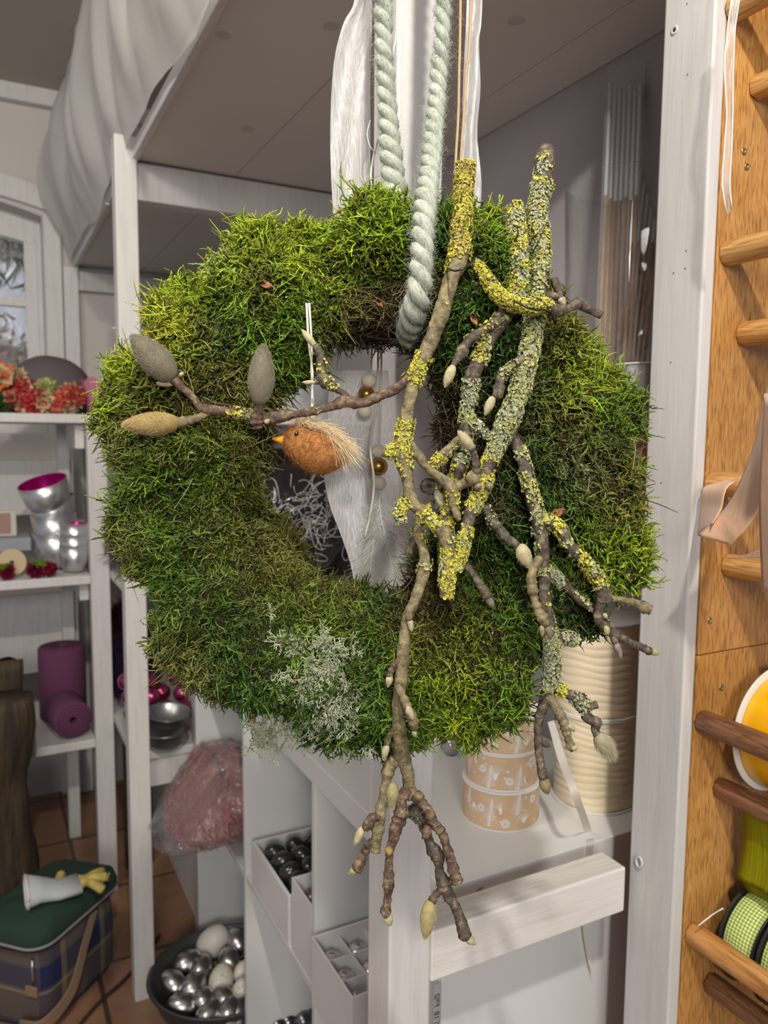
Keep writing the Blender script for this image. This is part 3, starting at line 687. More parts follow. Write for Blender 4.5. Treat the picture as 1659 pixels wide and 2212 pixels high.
sk = MB().ball(cc, .085, 28, (1, .7, 1.15)); sk.V = [tuple(np.array(v)+.012*np.array([vnoise(np.array(v)+5, 30), vnoise(np.array(v)+9, 30), vnoise(np.array(v), 30)])) for v in sk.V]
mesh('plastic_film', sk, clear('thin_film', (.97, .97, .97), .08, bump=(40, .5, .004), base=.02), t, smooth=True)
# pale tulle bundle on that shelf
cc = np.array([.47, 1.34, 1.3445]); G = []
for i in range(40):
    row = []
    for j in range(25):
        a = i/40*2*PI; s = j/24; r = .075*math.sin(PI*min(1, s*.5+.5))**.7*(1+.16*math.sin(a*9+s*6)+.08*math.sin(a*17)); row.append((cc[0]+r*math.cos(a)*1.4, cc[1]+r*math.sin(a), cc[2]+.004+.12*s+.008*math.sin(a*5)))
    G.append(row)
G.append(G[0]); o = mesh('tulle_bundle', MB().grid(G), sheer('pale_tulle', (.62, .63, .64), .75, .4), loc=cc, smooth=True); tag(o, 'pale grey tulle bundle on the shelf inside the wreath hole', 'fabric')

# ------------------------------------------------------------------ contents of the cube unit
m_card = mat('white_carton', (.62, .60, .60), .7); m_cardin = mat('brown_carton_inside', srgb('#8a6a48'), .8)
def tray(name, label, a, b, m_out=m_card, m_in=None, wt=.003, cat='box'):
    t = thing(name, label, cat, ((a[0]+b[0])/2, (a[1]+b[1])/2, a[2])); m_in = m_in or m_out
    mesh('base', MB().box((a[0]+wt, a[1]+wt, a[2]), (b[0]-wt, b[1]-wt, a[2]+wt)), m_in, t)
    for A, B in (((a[0], a[1], a[2]), (a[0]+wt, b[1], b[2])), ((b[0]-wt, a[1], a[2]), (b[0], b[1], b[2])), ((a[0]+wt, a[1], a[2]), (b[0]-wt, a[1]+wt, b[2])), ((a[0]+wt, b[1]-wt, a[2]), (b[0]-wt, b[1], b[2]))):
        mesh('side', MB().box(A, B), [m_out, m_in], t, bevel=.0006)
    return t
SZ = .4005
tray('egg_tray', 'open white tray of glossy black eggs in the middle column', (.447, 1.212, SZ), (.70, 1.42, .492), wt=.006)
m_begg = mat('black_speckled_egg', (.014, .016, .014), .22, noise=(260, (.05, .055, .03), .5, .7), coat=.3)
def egg_mb(c, r, ax=(0, 0, 1), n=20, el=1.28):
    prof = []
    for k in range(n//2+1):
        a = PI*k/(n//2); prof.append((max(r*math.sin(a)*(1-.10*math.cos(PI-a)), 1e-5), -r*el*math.cos(a)))
    return MB().lathe(prof, c, ax, n)
base_egg = None; kk = 0
for lay, zz in ((0, .430), (1, .462), (2, .492)):
    for i in range(6 if lay < 2 else 5):
        for j in range(4 if lay < 2 else 4):
            x = .478+.0385*i+(.019 if lay == 1 else 0)+random.uniform(-.002, .002); y = 1.246+.0385*j+(.016 if lay == 1 else 0)+random.uniform(-.002, .002)
            if x > .68 or y > 1.402: continue
            if lay == 0 and i < 5 and 0 < j < 3: continue
            lb_ = ('glossy black egg atop the tray pile, %s from the opening, %s row from camera' % (['first', 'second', 'third', 'fourth', 'fifth'][i], ['nearest', 'second', 'third', 'farthest'][j])) if lay == 2 else 'black egg deeper in the pile in the white tray'
            if base_egg is None:
                base_egg = mesh('black_egg', egg_mb((x, y, zz), .0175), m_begg, loc=(x, y, zz), smooth=True); tag(base_egg, lb_, 'egg', 'black eggs in the white tray'); continue
            e = dup(base_egg, (x, y, zz+random.uniform(-.002, .003)), (random.uniform(0, 3), random.uniform(0, 3), random.uniform(0, 3)), lb_)
tray('ornament_carton', 'narrow white carton of brown ornaments beside the egg tray', (.448, 1.108, SZ), (.66, 1.198, .535), m_card, m_cardin)
m_brn = mat('brown_bauble', (.16, .12, .11), .3, .5); b0_ = None
for i in range(4):
    for j in range(2):
        p = (.477+.045*i, 1.133+.040*j, .50)
        if b0_ is None: b0_ = bauble('small_ornament', p, .018, m_brn, 'small brown ornament in the narrow carton', 'ornament', 'brown ornaments in the narrow carton')
        else: dup(b0_, (p[0], p[1], p[2]-.018))
pcx = tray('bauble_carton', 'white divided carton of pearly baubles in the column beside the post', (.432, .915, SZ), (.66, 1.066, .512), m_card, m_cardin)
for y in (.962, 1.012): mesh('partition', MB().box((.4355, y, SZ+.003), (.6565, y+.002, .502)), m_card, pcx)
for i in range(1, 5): mesh('partition', MB().box((.432+.0455*i, .9185, SZ+.003), (.434+.0455*i, 1.0625, .500)), m_card, pcx)
m_pw = mat('white_pearl', (.62, .56, .60), .25, .45); b1_ = None
for i in range(5):
    for j in range(3):
        p = (.455+.0455*i, .941+.0495*j, .474)
        if b1_ is None: b1_ = bauble('pearl_bauble', p, .0195, m_pw, 'pearly bauble in the divided carton, first compartment from the opening, nearest row', 'bauble', 'pearl baubles in the divided carton')
        else: dup(b1_, (p[0], p[1], p[2]-.0195), None, 'pearly bauble in the divided carton, %s compartment from the opening, %s row' % (['first', 'second', 'third', 'fourth', 'fifth'][i], ['nearest', 'middle', 'farthest'][j]))
# silver balls on the base panel of the middle column
m_silver = mat('silver_shell', (.60, .59, .58), .30, 1, bump=(90, .25, .002))
m_dsilver = mat('dark_silver', (.22, .22, .24), .25, 1)
b2_ = None
for (px, py) in ((640, 2192), (655, 2204), (622, 2207), (600, 2216), (668, 2190)):
    p = AX(px, py, .60) if False else AZ(px, py, .035)
    if b2_ is None: b2_ = bauble('grey_bauble', p, .021, m_dsilver, 'small dark silver bauble on the bottom of the middle column', 'bauble', 'dark silver baubles on the base panel', cap=False)
    else: dup(b2_, (p[0], p[1], p[2]-.021))

# pink bag on the shelf of the far column
m_pfl = vcmat('pink_fleece', .8, .2, .2)
bgp = thing('pink_wool_bag', 'clear plastic bag of dusty pink wool sticking out of the cube unit', 'bag', (.42, 1.60, SZ))
def bagshape(k=1.0, nu=44, nv=30, lump=1.0):
    # pillow bag: pinched sharp lower front corner, slumped over the shelf edge
    rows = []
    for i in range(nu):
        u = i/(nu-1)*2-1; row = []
        for j in range(nv):
            a = 2*PI*j/nv
            y = 1.665+u*.165; edge = (1-abs(u)**3.2)**.55
            hx = .125*k*edge*(.80+.20*math.cos(u*1.3)); hz = .080*k*edge
            x = .435+hx*math.copysign(abs(math.cos(a))**.75, math.cos(a)); z = SZ+.088+hz*math.copysign(abs(math.sin(a))**.8, math.sin(a))
            low = max(0, (SZ+.088-z)/.088)
            if x < .43: x += .075*max(0, (z-SZ-.03)/.13)*min(1, (.43-x)/.06)
            if x < .43: x -= .060*low**1.3*(1 if k > .97 else .75)*(1-.35*max(0, u)); z -= .012*low*min(1, (.43-x)/.1)
            z += .030*max(0, (x-.40)/.15)*(1-low)*k
            q = np.array((x, y, z)); nz_ = lump*(.010*float(vnoise(q, 30, 2))+.005*float(vnoise(q, 75, 3)))
            x += nz_*math.cos(a); z += nz_*math.sin(a)
            if x > .43: z = max(z, SZ+.0015); 
            z = max(z, SZ-.022); y = min(max(y, 1.479), 1.862)
            row.append((x, y, z))
        rows.append(row)
    return np.array(rows)
inn = bagshape(.90); Vn_ = inn.reshape(-1, 3); ctr_ = np.repeat(inn.mean(1), inn.shape[1], axis=0)
n = 5200; ii = rng.integers(0, len(Vn_), n); out_ = norm(Vn_[ii]-ctr_[ii]); pos = Vn_[ii]-out_*rng.uniform(.004, .02, (n, 1))+rng.normal(size=(n, 3))*.003
cc_ = np.array(srgb('#c08f8c'))*(1+.35*vnoise(pos, 60))[:, None]*rng.uniform(.75, 1.2, (n, 1)); s_, _, _ = strands(pos, norm(np.cross(out_, rng.normal(size=(n, 3)))), rng.uniform(.012, .026, n), .0016, rng.normal(size=(n, 3))*.3-out_*.25, 4, 3, cc_, cc_*1.1, wig=.1)
S0 = s_[0]; S0[:, 1] = np.clip(S0[:, 1], 1.481, 1.86); S0[:, 2] = np.where(S0[:, 0] > .44, np.maximum(S0[:, 2], SZ+.002), S0[:, 2])
k_ = MB().grid(bagshape(.86, lump=.6), wrap=True); kv = np.array(k_.V)
bigmesh('pink_wool', [s_, (kv, np.array(k_.F), np.ones((len(kv), 3))*np.array(srgb('#a87472')))], m_pfl, bgp)['kind'] = 'stuff'
mesh('plastic_film', MB().grid(bagshape(1.0, 70, 50, 1.3), wrap=True), clear('crinkled_film', (.96, .94, .94), .10, bump=(70, 1.0, .010), base=.10, haze=.06), bgp, smooth=True)

# oval tub of silver eggs
tc_ = np.array([.447, 1.640, .0128]); tub = MB().lathe([(1e-4, 0), (.118, 0), (.134, .012), (.150, .062), (.153, .066), (.156, .064), (.152, .068), (.1495, .068), (.146, .062), (.130, .016), (1e-4, .010)], tc_, (0, 0, 1), 56, sx=1.10, sy=1.04)
o = mesh('oval_tub', tub, mat('anthracite_plastic', (.045, .048, .05), .4), loc=tc_, smooth=True); tag(o, 'shallow dark grey tub full of silver and white eggs', 'tub')
m_wegg = mat('white_egg', (.72, .68, .62), .45, bump=(700, .1, .0004)); m_spegg = mat('speckled_egg', (.70, .66, .58), .45, noise=(180, (.35, .27, .12), .60, .68))
EG = [('goose_egg', 460, 2034, .034, m_wegg, (.6, -.15, .6), 'large plain white egg lying at the back rim of the tub', 'white'),
      ('speckled_egg', 478, 2118, .028, m_spegg, (.2, .4, .3), 'white speckled egg among the silver eggs', 'w'), ('speckled_egg', 522, 2142, .023, m_spegg, (.2, 0, 1), 'cream egg half hidden by the divider', 'w'),
      ('speckled_egg', 524, 2100, .020, m_spegg, (.5, .2, 1), 'small cream egg behind the speckled egg at the divider', 'w')]
SIL = [(404, 2080, .9), (434, 2096, .5), (374, 2126, 1.2), (418, 2132, .3), (439, 2160, .7), (394, 2174, 1.9), (486, 2164, 1.1), (453, 2192, .2), (512, 2034, 1), (520, 2190, .4), (494, 2075, .9), (500, 2205, .5)]
for nm, px, py, r, mm_, ax, lab, g in EG:
    p = AZ(px, py, .062); o = mesh(nm, egg_mb(p, r, ax, 28, 1.3), mm_, loc=p, smooth=True); tag(o, lab, 'egg')
b3 = None
SLAB = ['silver egg touching the large white egg on its left', 'silver egg between the large white egg and the speckled egg', 'silver egg furthest left in the tub', 'silver egg just right of the leftmost silver egg', 'silver egg below left of the speckled egg',
        'silver egg lowest on the left side of the tub', 'silver egg directly below the speckled egg', 'silver egg at the front rim of the tub', 'silver egg right of the large white egg beside the divider', 'silver egg at the divider near the front rim', 'silver egg just under the large white egg', 'silver egg near the front rim between two other silver eggs']
for k, (px, py, rz) in enumerate(SIL):
    p = AZ(px, py, .058 if k not in (5, 7, 9) else .054); dxy = (p[:2]-tc_[:2])/np.array([1.10, 1.04]); dl = np.linalg.norm(dxy)
    if dl > .114: p[:2] = tc_[:2]+dxy*np.array([1.10, 1.04])*(.114/dl)
    lb3 = SLAB[k]
    if b3 is None: b3 = mesh('silver_egg', egg_mb(p, .0275, (1, .2, .3), 28, 1.3), m_silver, loc=p, smooth=True); tag(b3, lb3, 'egg', 'silver eggs in the tub')
    else: dup(b3, p, (random.uniform(-.5, .5), random.uniform(-.5, .5), rz*1.5), lb3)
tw = MB()
for k in range(40):
    q = AZ(495, 2098, .05)+rng.normal(size=3)*np.array([.012, .02, .004]); tw.tube([q, q+rng.normal(size=3)*.012, q+rng.normal(size=3)*.016], .0015, 4)
o = mesh('dried_moss', tw, mat('golden_fluff', srgb('#9a7c3c'), .8), loc=AZ(495, 2098, .05), smooth=True); tag(o, 'golden brown dried tuft lying between the eggs', 'tuft', kind='stuff')

# bowls and pink baubles on the low shelf
m_pewter = mat('pewter', (.36, .36, .37), .35, .9, bump=(60, .3, .002)); m_pink = mat('pink_metal', srgb('#b4527a'), .25, .9); m_plum = mat('dark_plum', (.09, .02, .04), .6)
zs_ = .5175
c = AZ(368, 1632, zs_); o = mesh('metal_bowl', MB().lathe([(1e-4, 0), (.030, 0), (.050, .022), (.058, .050), (.0595, .050), (.056, .046), (.046, .020), (1e-4, .006)], (c[0], c[1]+.05, zs_), (0, 0, 1), 40), m_pewter, loc=(c[0], c[1]+.05, zs_), smooth=True)
tag(o, 'grey metal bowl on the low shelf behind the rear post', 'bowl'); cbw = (c[0], c[1]+.05)
o = mesh('metal_bowl', MB().lathe([(1e-4, 0), (.030, 0), (.050, .022), (.054, .044), (.056, .044), (.052, .040), (.046, .020), (1e-4, .006)], (cbw[0]+.004, cbw[1], zs_+.052), (.05, -.12, 1), 40), m_pewter, loc=(cbw[0], cbw[1], zs_+.052), smooth=True); tag(o, 'tilted grey bowl stacked on the lower metal bowl', 'bowl')
b4 = None
for k in range(13):
    p = np.array([cbw[0]-.055+.042*(k % 4)+random.uniform(-.004, .004), cbw[1]+.085+.045*(k//4), zs_+.026+(.036 if k % 2 else 0)+.03*(k//4)])
    if b4 is None: b4 = bauble('pink_bauble', p, .024, m_pink, 'shiny pink bauble heaped behind the metal bowls', 'bauble', 'pink baubles behind the bowls', cap=False)
    else: dup(b4, (p[0], p[1], p[2]-.024))
def heap(name, c, r, sc, col, label, cat, n=1500, ll=.03, rad=.0016, mt=None, zmin=None):
    u = norm(rng.normal(size=(n, 3))); pos = np.array(c)+u*r*np.array(sc)*rng.uniform(.8, 1.05, (n, 1))*(1+.2*vnoise(u*1.0, 3)[:, None])
    cc = np.array(col)*rng.uniform(.6, 1.35, (n, 1)); s, _, _ = strands(pos, norm(np.cross(u, rng.normal(size=(n, 3)))+.3*u), rng.uniform(.6, 1.2, n)*ll, rad, rng.normal(size=(n, 3))*.5, 4, 3, cc, cc)
    k = MB().ball(c, r*.9, 24, sc); kv = np.array(k.V); kc = np.ones((len(kv), 3))*np.array(col)*.8
    if zmin is not None: s[0][:, 2] = np.maximum(s[0][:, 2], zmin); kv[:, 2] = np.maximum(kv[:, 2], zmin)
    o = bigmesh(name, [s, (kv, np.array(k.F), kc)], mt or m_pfl, loc=(c[0], c[1], zmin if zmin is not None else c[2]-r*sc[2])); return tag(o, label, cat)
p = AY(243, 1450, 2.25); heap('tulle_bundle', (p[0]+.055, 2.335, .60), .072, (.85, .9, 1.05), srgb('#3b2650'), 'dark violet tulle bundle squeezed between the two shelf units', 'fabric', zmin=.518)
heap('yarn_bundle', (.378, 2.50, .65), .11, (.6, .8, 1.15), srgb('#4c2233'), 'dark plum yarn bundle behind the pink baubles', 'yarn', zmin=.518)
heap('tulle_bundle', (.375, 2.15, 1.01), .09, (.95, 1.2, .9), srgb('#5d4d5c'), 'grey lilac bundle on the upper board behind the rear post', 'fabric', zmin=.926)

# ------------------------------------------------------------------ things on the window shelf unit
m_scup = mat('brushed_silver', (.58, .58, .60), .32, .85, bump=((4, 4, 120), .5, .002)); m_mag = mat('magenta_lining', srgb('#b4057a'), .25, .7)
def cup(c, ax, r, h, label, tight=False):
    t = thing('silver_cup', label, 'cup', c, 'stacked silver cups with magenta lining')
    mesh('shell', MB().lathe([(1e-4, 0), (r*.45, 0), (r*.75, h*.12), (r*.93, h*.4), (r, h), (r*.97, h)], c, ax, 40), m_scup, t, smooth=True)
    mesh('lining', MB().lathe([(r*.97, h), (r*.90, h*.4), (r*.72, h*.17), (1e-4, h*.07)], c, ax, 40), m_mag, t, smooth=True)
    return t
def stack(base, ax, r, h, step, n, nm):
    ax = norm(np.array(ax, float))
    for k in range(n):
        w = ['bottom', 'second', 'third', 'topmost'][k] if k < n-1 else 'topmost'
        cup(np.array(base)+ax*step*k, ax, r, h, f'silver cup, {w} of the {nm} stack')
stack((.178, 2.36, .9195), (-.06, -.05, 1), .060, .105, .052, 3, 'taller leaning')
cup(np.array([.165, 2.345, 1.088]), norm(np.array([-.30, -.22, 1.])), .066, .085, 'silver cup tipped forward to show its magenta inside, on the taller stack')
stack((.212, 2.27, .9195), (.05, .02, 1), .042, .075, .030, 3, 'shorter')
# drapery: roses etc.
m_petal = vcmat('petal', .6, .3, .35)
def flower(c, r, col, label, n=46, col2=None, cat='flower'):
    parts = []; k = MB().ball((0, 0, 0), r*.55, 10); kv = np.array(k.V)+c; parts.append((kv, np.array(k.F), np.ones((len(kv), 3))*np.array(col)*.6))
    for i in range(n):
        d = norm(rng.normal(size=3)+np.array([0, -.8, .3])); u = norm(np.cross(d, rng.normal(size=3))); v = np.cross(d, u); s = rng.uniform(.6, 1.05); pr_c = []
        G = []
        for a in range(5):
            for b in range(5):
                x, y = (a-2)/2, (b-2)/2; G.append(c+d*r*s*(.75+.25*(x*x+y*y)*rng.uniform(.6, 1.2))+u*x*r*.42+v*y*r*.42)
        F = [(a*5+b, a*5+b+1, a*5+b+6, a*5+b+5) for a in range(4) for b in range(4)]
        cl = np.array(col if (col2 is None or rng.random() > .3) else col2)*rng.uniform(.7, 1.3)
        parts.append((np.array(G), np.array(F), np.ones((25, 3))*cl))
    o = bigmesh('rose', parts, m_petal, loc=(c[0], c[1], c[2]-r)); return tag(o, label, cat, 'salmon and red silk roses on the top window shelf')
zt_ = 1.3535
RS = [(30, 868, .036, '#d0504e', 'salmon rose third from the left on the top shelf'), (58, 872, .034, '#cc4a4c', 'salmon rose near the dark dome on the top shelf'), (90, 868, .036, '#c2353c', 'red rose below the middle of the dark dome'), (118, 876, .030, '#d8655c', 'salmon rose low beside the single large rose'),
      (48, 838, .030, '#b8323a', 'red rose high at the left of the dark dome'), (155, 858, .034, '#d45850', 'large salmon rose beside the pink paper cone'), (2, 822, .040, '#e0713a', 'orange rose at the left edge of the photo'), (98, 838, .026, '#b6c07a', 'pale green rose bud against the dark dome'), (150, 880, .022, '#c9c79a', 'cream green bud below the large salmon rose'), (38, 815, .024, '#c8b48a', 'beige bud beside the orange rose')]
for px, py, r, cl, lab in RS:
    q = AY(px, py, 2.28); q[2] = max(q[2], zt_+r*.95); flower(q, r, srgb(cl), lab, col2=srgb('#d9c79a'))
q = AY(2, 868, 2.29); heap('leafy_sprig', q, .035, (1, 1, 1), srgb('#2f5a26'), 'dark green leaves at the left end of the top shelf', 'leaves', 500, .03, .004, m_petal, zt_)
p = AY(115, 850, 2.42); dm = MB().ball((p[0]-.005, 2.44, 1.42), .1, 36, (1.15, .7, 1.05)); dm.V = [(x, y, max(z, zt_)+.006*float(vnoise(np.array((x, y, z)), 20))*(z > zt_+.01)) for x, y, z in dm.V]
o = mesh('wrapped_dome', dm, mat('dark_grey_paper', srgb('#5a5052'), .7), loc=(p[0], 2.44, zt_), smooth=True); tag(o, 'dark grey paper wrapped dome behind the roses', 'parcel')
G = []
pk = AY(200, 895, 2.27); 
for i in range(33):
    a = i/32*2*PI; row = []
    for s in (0, .5, 1): 
        r = .020+.018*s; row.append((pk[0]+.012+r*math.cos(a), 2.30+r*math.sin(a), zt_+.001+s*(.085+.018*abs(math.sin(a*2.5)))))
    G.append(row)
o = mesh('paper_cone', MB().grid(G), mat('pink_paper', srgb('#b06a80'), .6), loc=(pk[0], 2.3, zt_), solid=.0008); tag(o, 'dusty pink paper sleeve at the right end of the top shelf', 'paper sleeve')
# second level
z2 = .9175
def boxthing(name, a, b, m_, lab, cat, bev=.002): o = mesh(name, MB().box(a, b), m_, loc=((a[0]+b[0])/2, (a[1]+b[1])/2, a[2]), bevel=bev); return tag(o, lab, cat)
boxthing('grey_tray', (-.12, 2.34, .975), (.108, 2.47, 1.012), mat('grey_blue', (.26, .28, .32), .6), 'grey blue tray at the left edge of the middle shelf', 'tray')
boxthing('tray_stand', (-.10, 2.36, z2), (-.02, 2.46, .9745), mat('dark_red', (.13, .012, .02), .6), 'dark red block carrying the grey blue tray', 'block')
pf = thing('photo_frame', 'small pale box with a reddish panel standing on the grey tray', 'box', (.05, 2.40, 1.0125))
mesh('frame', MB().box((-.02, 2.39, 1.0125), (.075, 2.41, 1.085)), mat('pale_box', (.50, .48, .40), .6), pf, bevel=.002); mesh('panel', MB().box((-.01, 2.388, 1.02), (.060, 2.3895, 1.078)), mat('red_brown_panel', (.30, .17, .14), .5), pf)
p = AY(24, 1203, 2.27); dk = thing('wooden_disc', 'round cream wooden slice with a dark hole on the middle shelf', 'disc', (p[0], 2.27, z2))
mesh('disc', MB().lathe([(1e-4, 0), (.034, 0), (.036, .003), (.036, .010), (1e-4, .010)], (p[0], 2.275, z2+.037), (.1, -1, .15), 36), mat('cream_wood', (.55, .42, .25), .7), dk, smooth=False); mesh('hole', MB().lathe([(1e-4, .0108), (.006, .0108)], (p[0], 2.275, z2+.037), (.1, -1, .15), 12), m_black, dk)
for px, lab in ((15, 'burgundy cloth flower under the cream wooden slice'), (75, 'burgundy cloth flower below the tall silver stack'), (105, 'burgundy cloth flower nearest the shelf edge beside the shorter stack')):
    q = AY(px, 1232, 2.225); q[2] = z2+.019; o = flower(q, .02, srgb('#861235'), lab, 40, srgb('#701030')); o.name = 'cloth_flower'; o['group'] = 'burgundy flowers on the middle shelf'; o.location.z = z2
for px, lab in ((5, 'bright green leaf at the left edge of the middle shelf'), (85, 'bright green leaf on the burgundy flowers')):
    q = AY(px, 1220, 2.22); heap('green_leaf', (q[0], 2.222, z2+.036), .012, (1.6, .8, .6), srgb('#7d9b2c'), lab, 'leaf', 60, .01, .003, m_petal)
# third level: felt rolls
m_felt = mat('purple_felt', srgb('#5e3050'), .95, bump=(200, .4, .001)); z3 = .4555
def roll(c, ax, r, h, lab):
    t = thing('felt_roll', lab, 'felt roll', (c[0], c[1], z3))
    mesh('felt', MB().lathe([(.010, 0), (r*.94, 0), (r, .006), (r, h-.006), (r*.94, h), (.010, h), (.010, 0)], c, ax, 40), m_felt, t, smooth=True)
    a = np.linspace(0, 2*PI*4, 90); ax = norm(np.array(ax, float)); u = norm(np.cross(ax, (.3, .2, 1) if abs(ax[2]) < .8 else (1, 0, 0))); v = np.cross(ax, u)
    for hh in (-.0002,) if abs(ax[2]) < .8 else (h+.0002,):
        mesh('spiral_edge', MB().tube([np.array(c)+ax*hh+(u*math.cos(q)+v*math.sin(q))*(.012+(r*.85-.012)*q/(8*PI)) for q in a], .0012, 5), m_plum, t, smooth=True)
p = AY(138, 1500, 2.40); roll((p[0]+.0, 2.43, z3+.002), (0, 0, 1), .066, .215, 'upright purple felt roll on the lowest shelf')
p = AY(150, 1560, 2.25); roll((p[0]+.008, 2.225, z3+.055), (-.15, 1, 0), .052, .125, 'purple felt roll lying in front of the upright roll')
# log slab at the left edge
m_log = mat('dark_wet_wood', srgb('#2c2318'), .7, noise=((30, 30, 5), srgb('#453621'), .4, .7), bump=((60, 60, 8), .8, .010))
def slab(x0, x1, y0, y1, z0, z1, lab, seed):
    mb = MB(); n = 44; K = 26; prof = []
    for k in range(K+1):
        row = []
        for j in range(n):
            a = 2*PI*j/n; cx, sy_ = math.cos(a), math.sin(a); e = .55
            x = math.copysign(abs(cx)**e, cx)*(x1-x0)/2; y = math.copysign(abs(sy_)**e, sy_)*(y1-y0)/2; z = z0+(z1-z0)*k/K
            q = np.array((x, y, z*.5)); d = 1+.10*float(vnoise(q+seed, 14))+.05*float(vnoise(q+seed, 40)); taper = 1-.12*math.sin(PI*k/K)
            row.append(((x0+x1)/2+x*d*taper+.02*(1-k/K), (y0+y1)/2+y*d, z+(.006*float(vnoise(q, 50)) if k == K else 0)))
        prof.append(row)
    mb.grid(np.array(prof), wrap=True); c = len(mb.V); mb.F.append(tuple(range(K*n, K*n+n))); mb.M.append(0); mb.F.append(tuple(range(n))[::-1]); mb.M.append(0)
    o = mesh('tree_log', mb, m_log, loc=((x0+x1)/2, (y0+y1)/2, z0), smooth=True); return tag(o, lab, 'log')
slab(-.30, .085, 2.00, 2.12, 0, .655, 'tall dark tree trunk slab standing at the left edge of the photo', 3)
slab(-.30, .070, 2.145, 2.195, 0, .715, 'slightly taller dark trunk slab behind the front one', 8)
p = AZ(17, 2105, .02); o = mesh('wedge', MB().lathe([(1e-4, 0), (.008, 0), (.010, .014), (.007, .028), (1e-4, .03)], (p[0]-.002, p[1]-.03, 0), (0, 0, 1), 12), mat('yellow_wood', srgb('#a8903a'), .6), loc=(p[0], p[1]-.03, 0)); tag(o, 'small yellow peg on the floor before the trunk', 'peg')

# ------------------------------------------------------------------ tartan cooler bag and garden glove
def tartan():
    m = bpy.data.materials.new('tartan_cloth'); m.use_nodes = True; N = m.node_tree.nodes; Lk = m.node_tree.links; b = N['Principled BSDF']; b.inputs['Roughness'].default_value = .85
    tc = N.new('ShaderNodeTexCoord'); sp = N.new('ShaderNodeSeparateXYZ'); Lk.new(tc.outputs['Object'], sp.inputs[0])
    def ramp(src, sc, off, stops):
        a = N.new('ShaderNodeMath'); a.operation = 'MULTIPLY_ADD'; a.inputs[1].default_value = sc; a.inputs[2].default_value = off; Lk.new(src, a.inputs[0])
        c = N.new('ShaderNodeMath'); c.operation = 'FRACT'; Lk.new(a.outputs[0], c.inputs[0]); r = N.new('ShaderNodeValToRGB'); r.color_ramp.interpolation = 'CONSTANT'
        e = r.color_ramp.elements; e[0].color = (*stops[0][1], 1); e[0].position = 0; e[1].position = stops[1][0]; e[1].color = (*stops[1][1], 1)
        for q, cl in stops[2:]: k = e.new(q); k.color = (*cl, 1)
        Lk.new(c.outputs[0], r.inputs[0]); return r.outputs[0]
    navy, tan, brn, gry = srgb('#141c44'), srgb('#8f8058'), srgb('#5a4d48'), srgb('#474e4c')
    h = ramp(sp.outputs['Z'], 7.6, .18, [(0, navy), (.38, gry), (.43, brn), (.9, tan), (.95, gry)])
    v = ramp(sp.outputs['X'], 7.7, .36, [(0, brn), (.42, navy), (.80, tan), (.92, gry)])
    mx = N.new('ShaderNodeMixRGB'); mx.inputs[0].default_value = .42; Lk.new(h, mx.inputs[1]); Lk.new(v, mx.inputs[2]); Lk.new(mx.outputs[0], b.inputs['Base Color']); return m
bag = bpy.data.objects.new('cooler_bag', None); COL.objects.link(bag); bag.location = (.100, 1.845, 0); bag.rotation_euler = (0, 0, math.radians(45)); WLOC['cooler_bag'] = (0, 0, 0)
tag(bag, 'tartan cooler bag with a dark green quilted lid on the tiled floor', 'bag')
def bagpart(name, mb, mt, parent=bag, **k):
    o = mesh(name, mb, mt, None, loc=(0, 0, 0), **k); o.parent = parent; return o
def rrect(a, b, r, n=8):
    P = []
    for cx, cy_, a0 in ((a-r, b-r, 0), (-a+r, b-r, PI/2), (-a+r, -b+r, PI), (a-r, -b+r, 1.5*PI)):
        for k in range(n+1): t = a0+PI/2*k/n; P.append((cx+r*math.cos(t), cy_+r*math.sin(t)))
    return P
def rr_loft(a, b, r, lv):
    rows = []
    for z, s, dx in lv: rows.append([(x*s+dx, y*s, z+.006*math.sin(x*30+y*20)) for x, y in rrect(a, b, r)])
    mb = MB().grid(np.array(rows), wrap=True); n = len(rows[0]); mb.F += [tuple(range(n))[::-1], tuple(range((len(rows)-1)*n, len(rows)*n))]; mb.M += [0, 0]; return mb
bagpart('tartan_body', rr_loft(.125, .085, .035, [(.006, .94, 0), (.02, 1.0, 0), (.12, 1.03, 0), (.19, 1.0, -.004), (.215, .98, -.006)]), tartan(), smooth=True)
m_grn = mat('green_quilt', srgb('#1a3328'), .9, bump=(30, .4, .006))
bagpart('lid', rr_loft(.135, .095, .045, [(.205, .96, -.006), (.20, 1.03, -.006), (.225, 1.07, -.006), (.248, 1.0, -.004), (.262, .8, -.004), (.268, .5, 0), (.269, .2, 0)]), m_grn, smooth=True)
bagpart('lid_piping', MB().tube(np.array([(x*1.06-.006, y*1.06, .216) for x, y in rrect(.135, .095, .045)]+[(.135*1.06-.006, .05*1.06, .216)]), .003, 8), mat('grey_piping', (.22, .21, .22), .6), smooth=True)
m_strap = mat('tan_strap', srgb('#7d6550'), .8)
bagpart('strap', strip([((.02, -.090, .195), (.045, -.092, .195)), ((-.03, -.105, .155), (-.012, -.108, .14)), ((-.09, -.118, .10), (-.078, -.122, .075)), ((-.15, -.10, .07), (-.148, -.10, .035)), ((-.155, -.05, .06), (-.155, -.05, .03)), ((-.137, -.03, .03), (-.137, -.03, .01))], None, 'x', m_strap), m_strap, smooth=True, solid=.002)
bagpart('buckle', MB().tube([(-.128, -.06, .185), (-.136, -.066, .165), (-.134, -.066, .14), (-.128, -.06, .125)], .0028, 8), m_metal, smooth=True)
bagpart('strap_stub', MB().box((-.137, -.075, .10), (-.130, -.045, .122)), m_strap, bevel=.002)
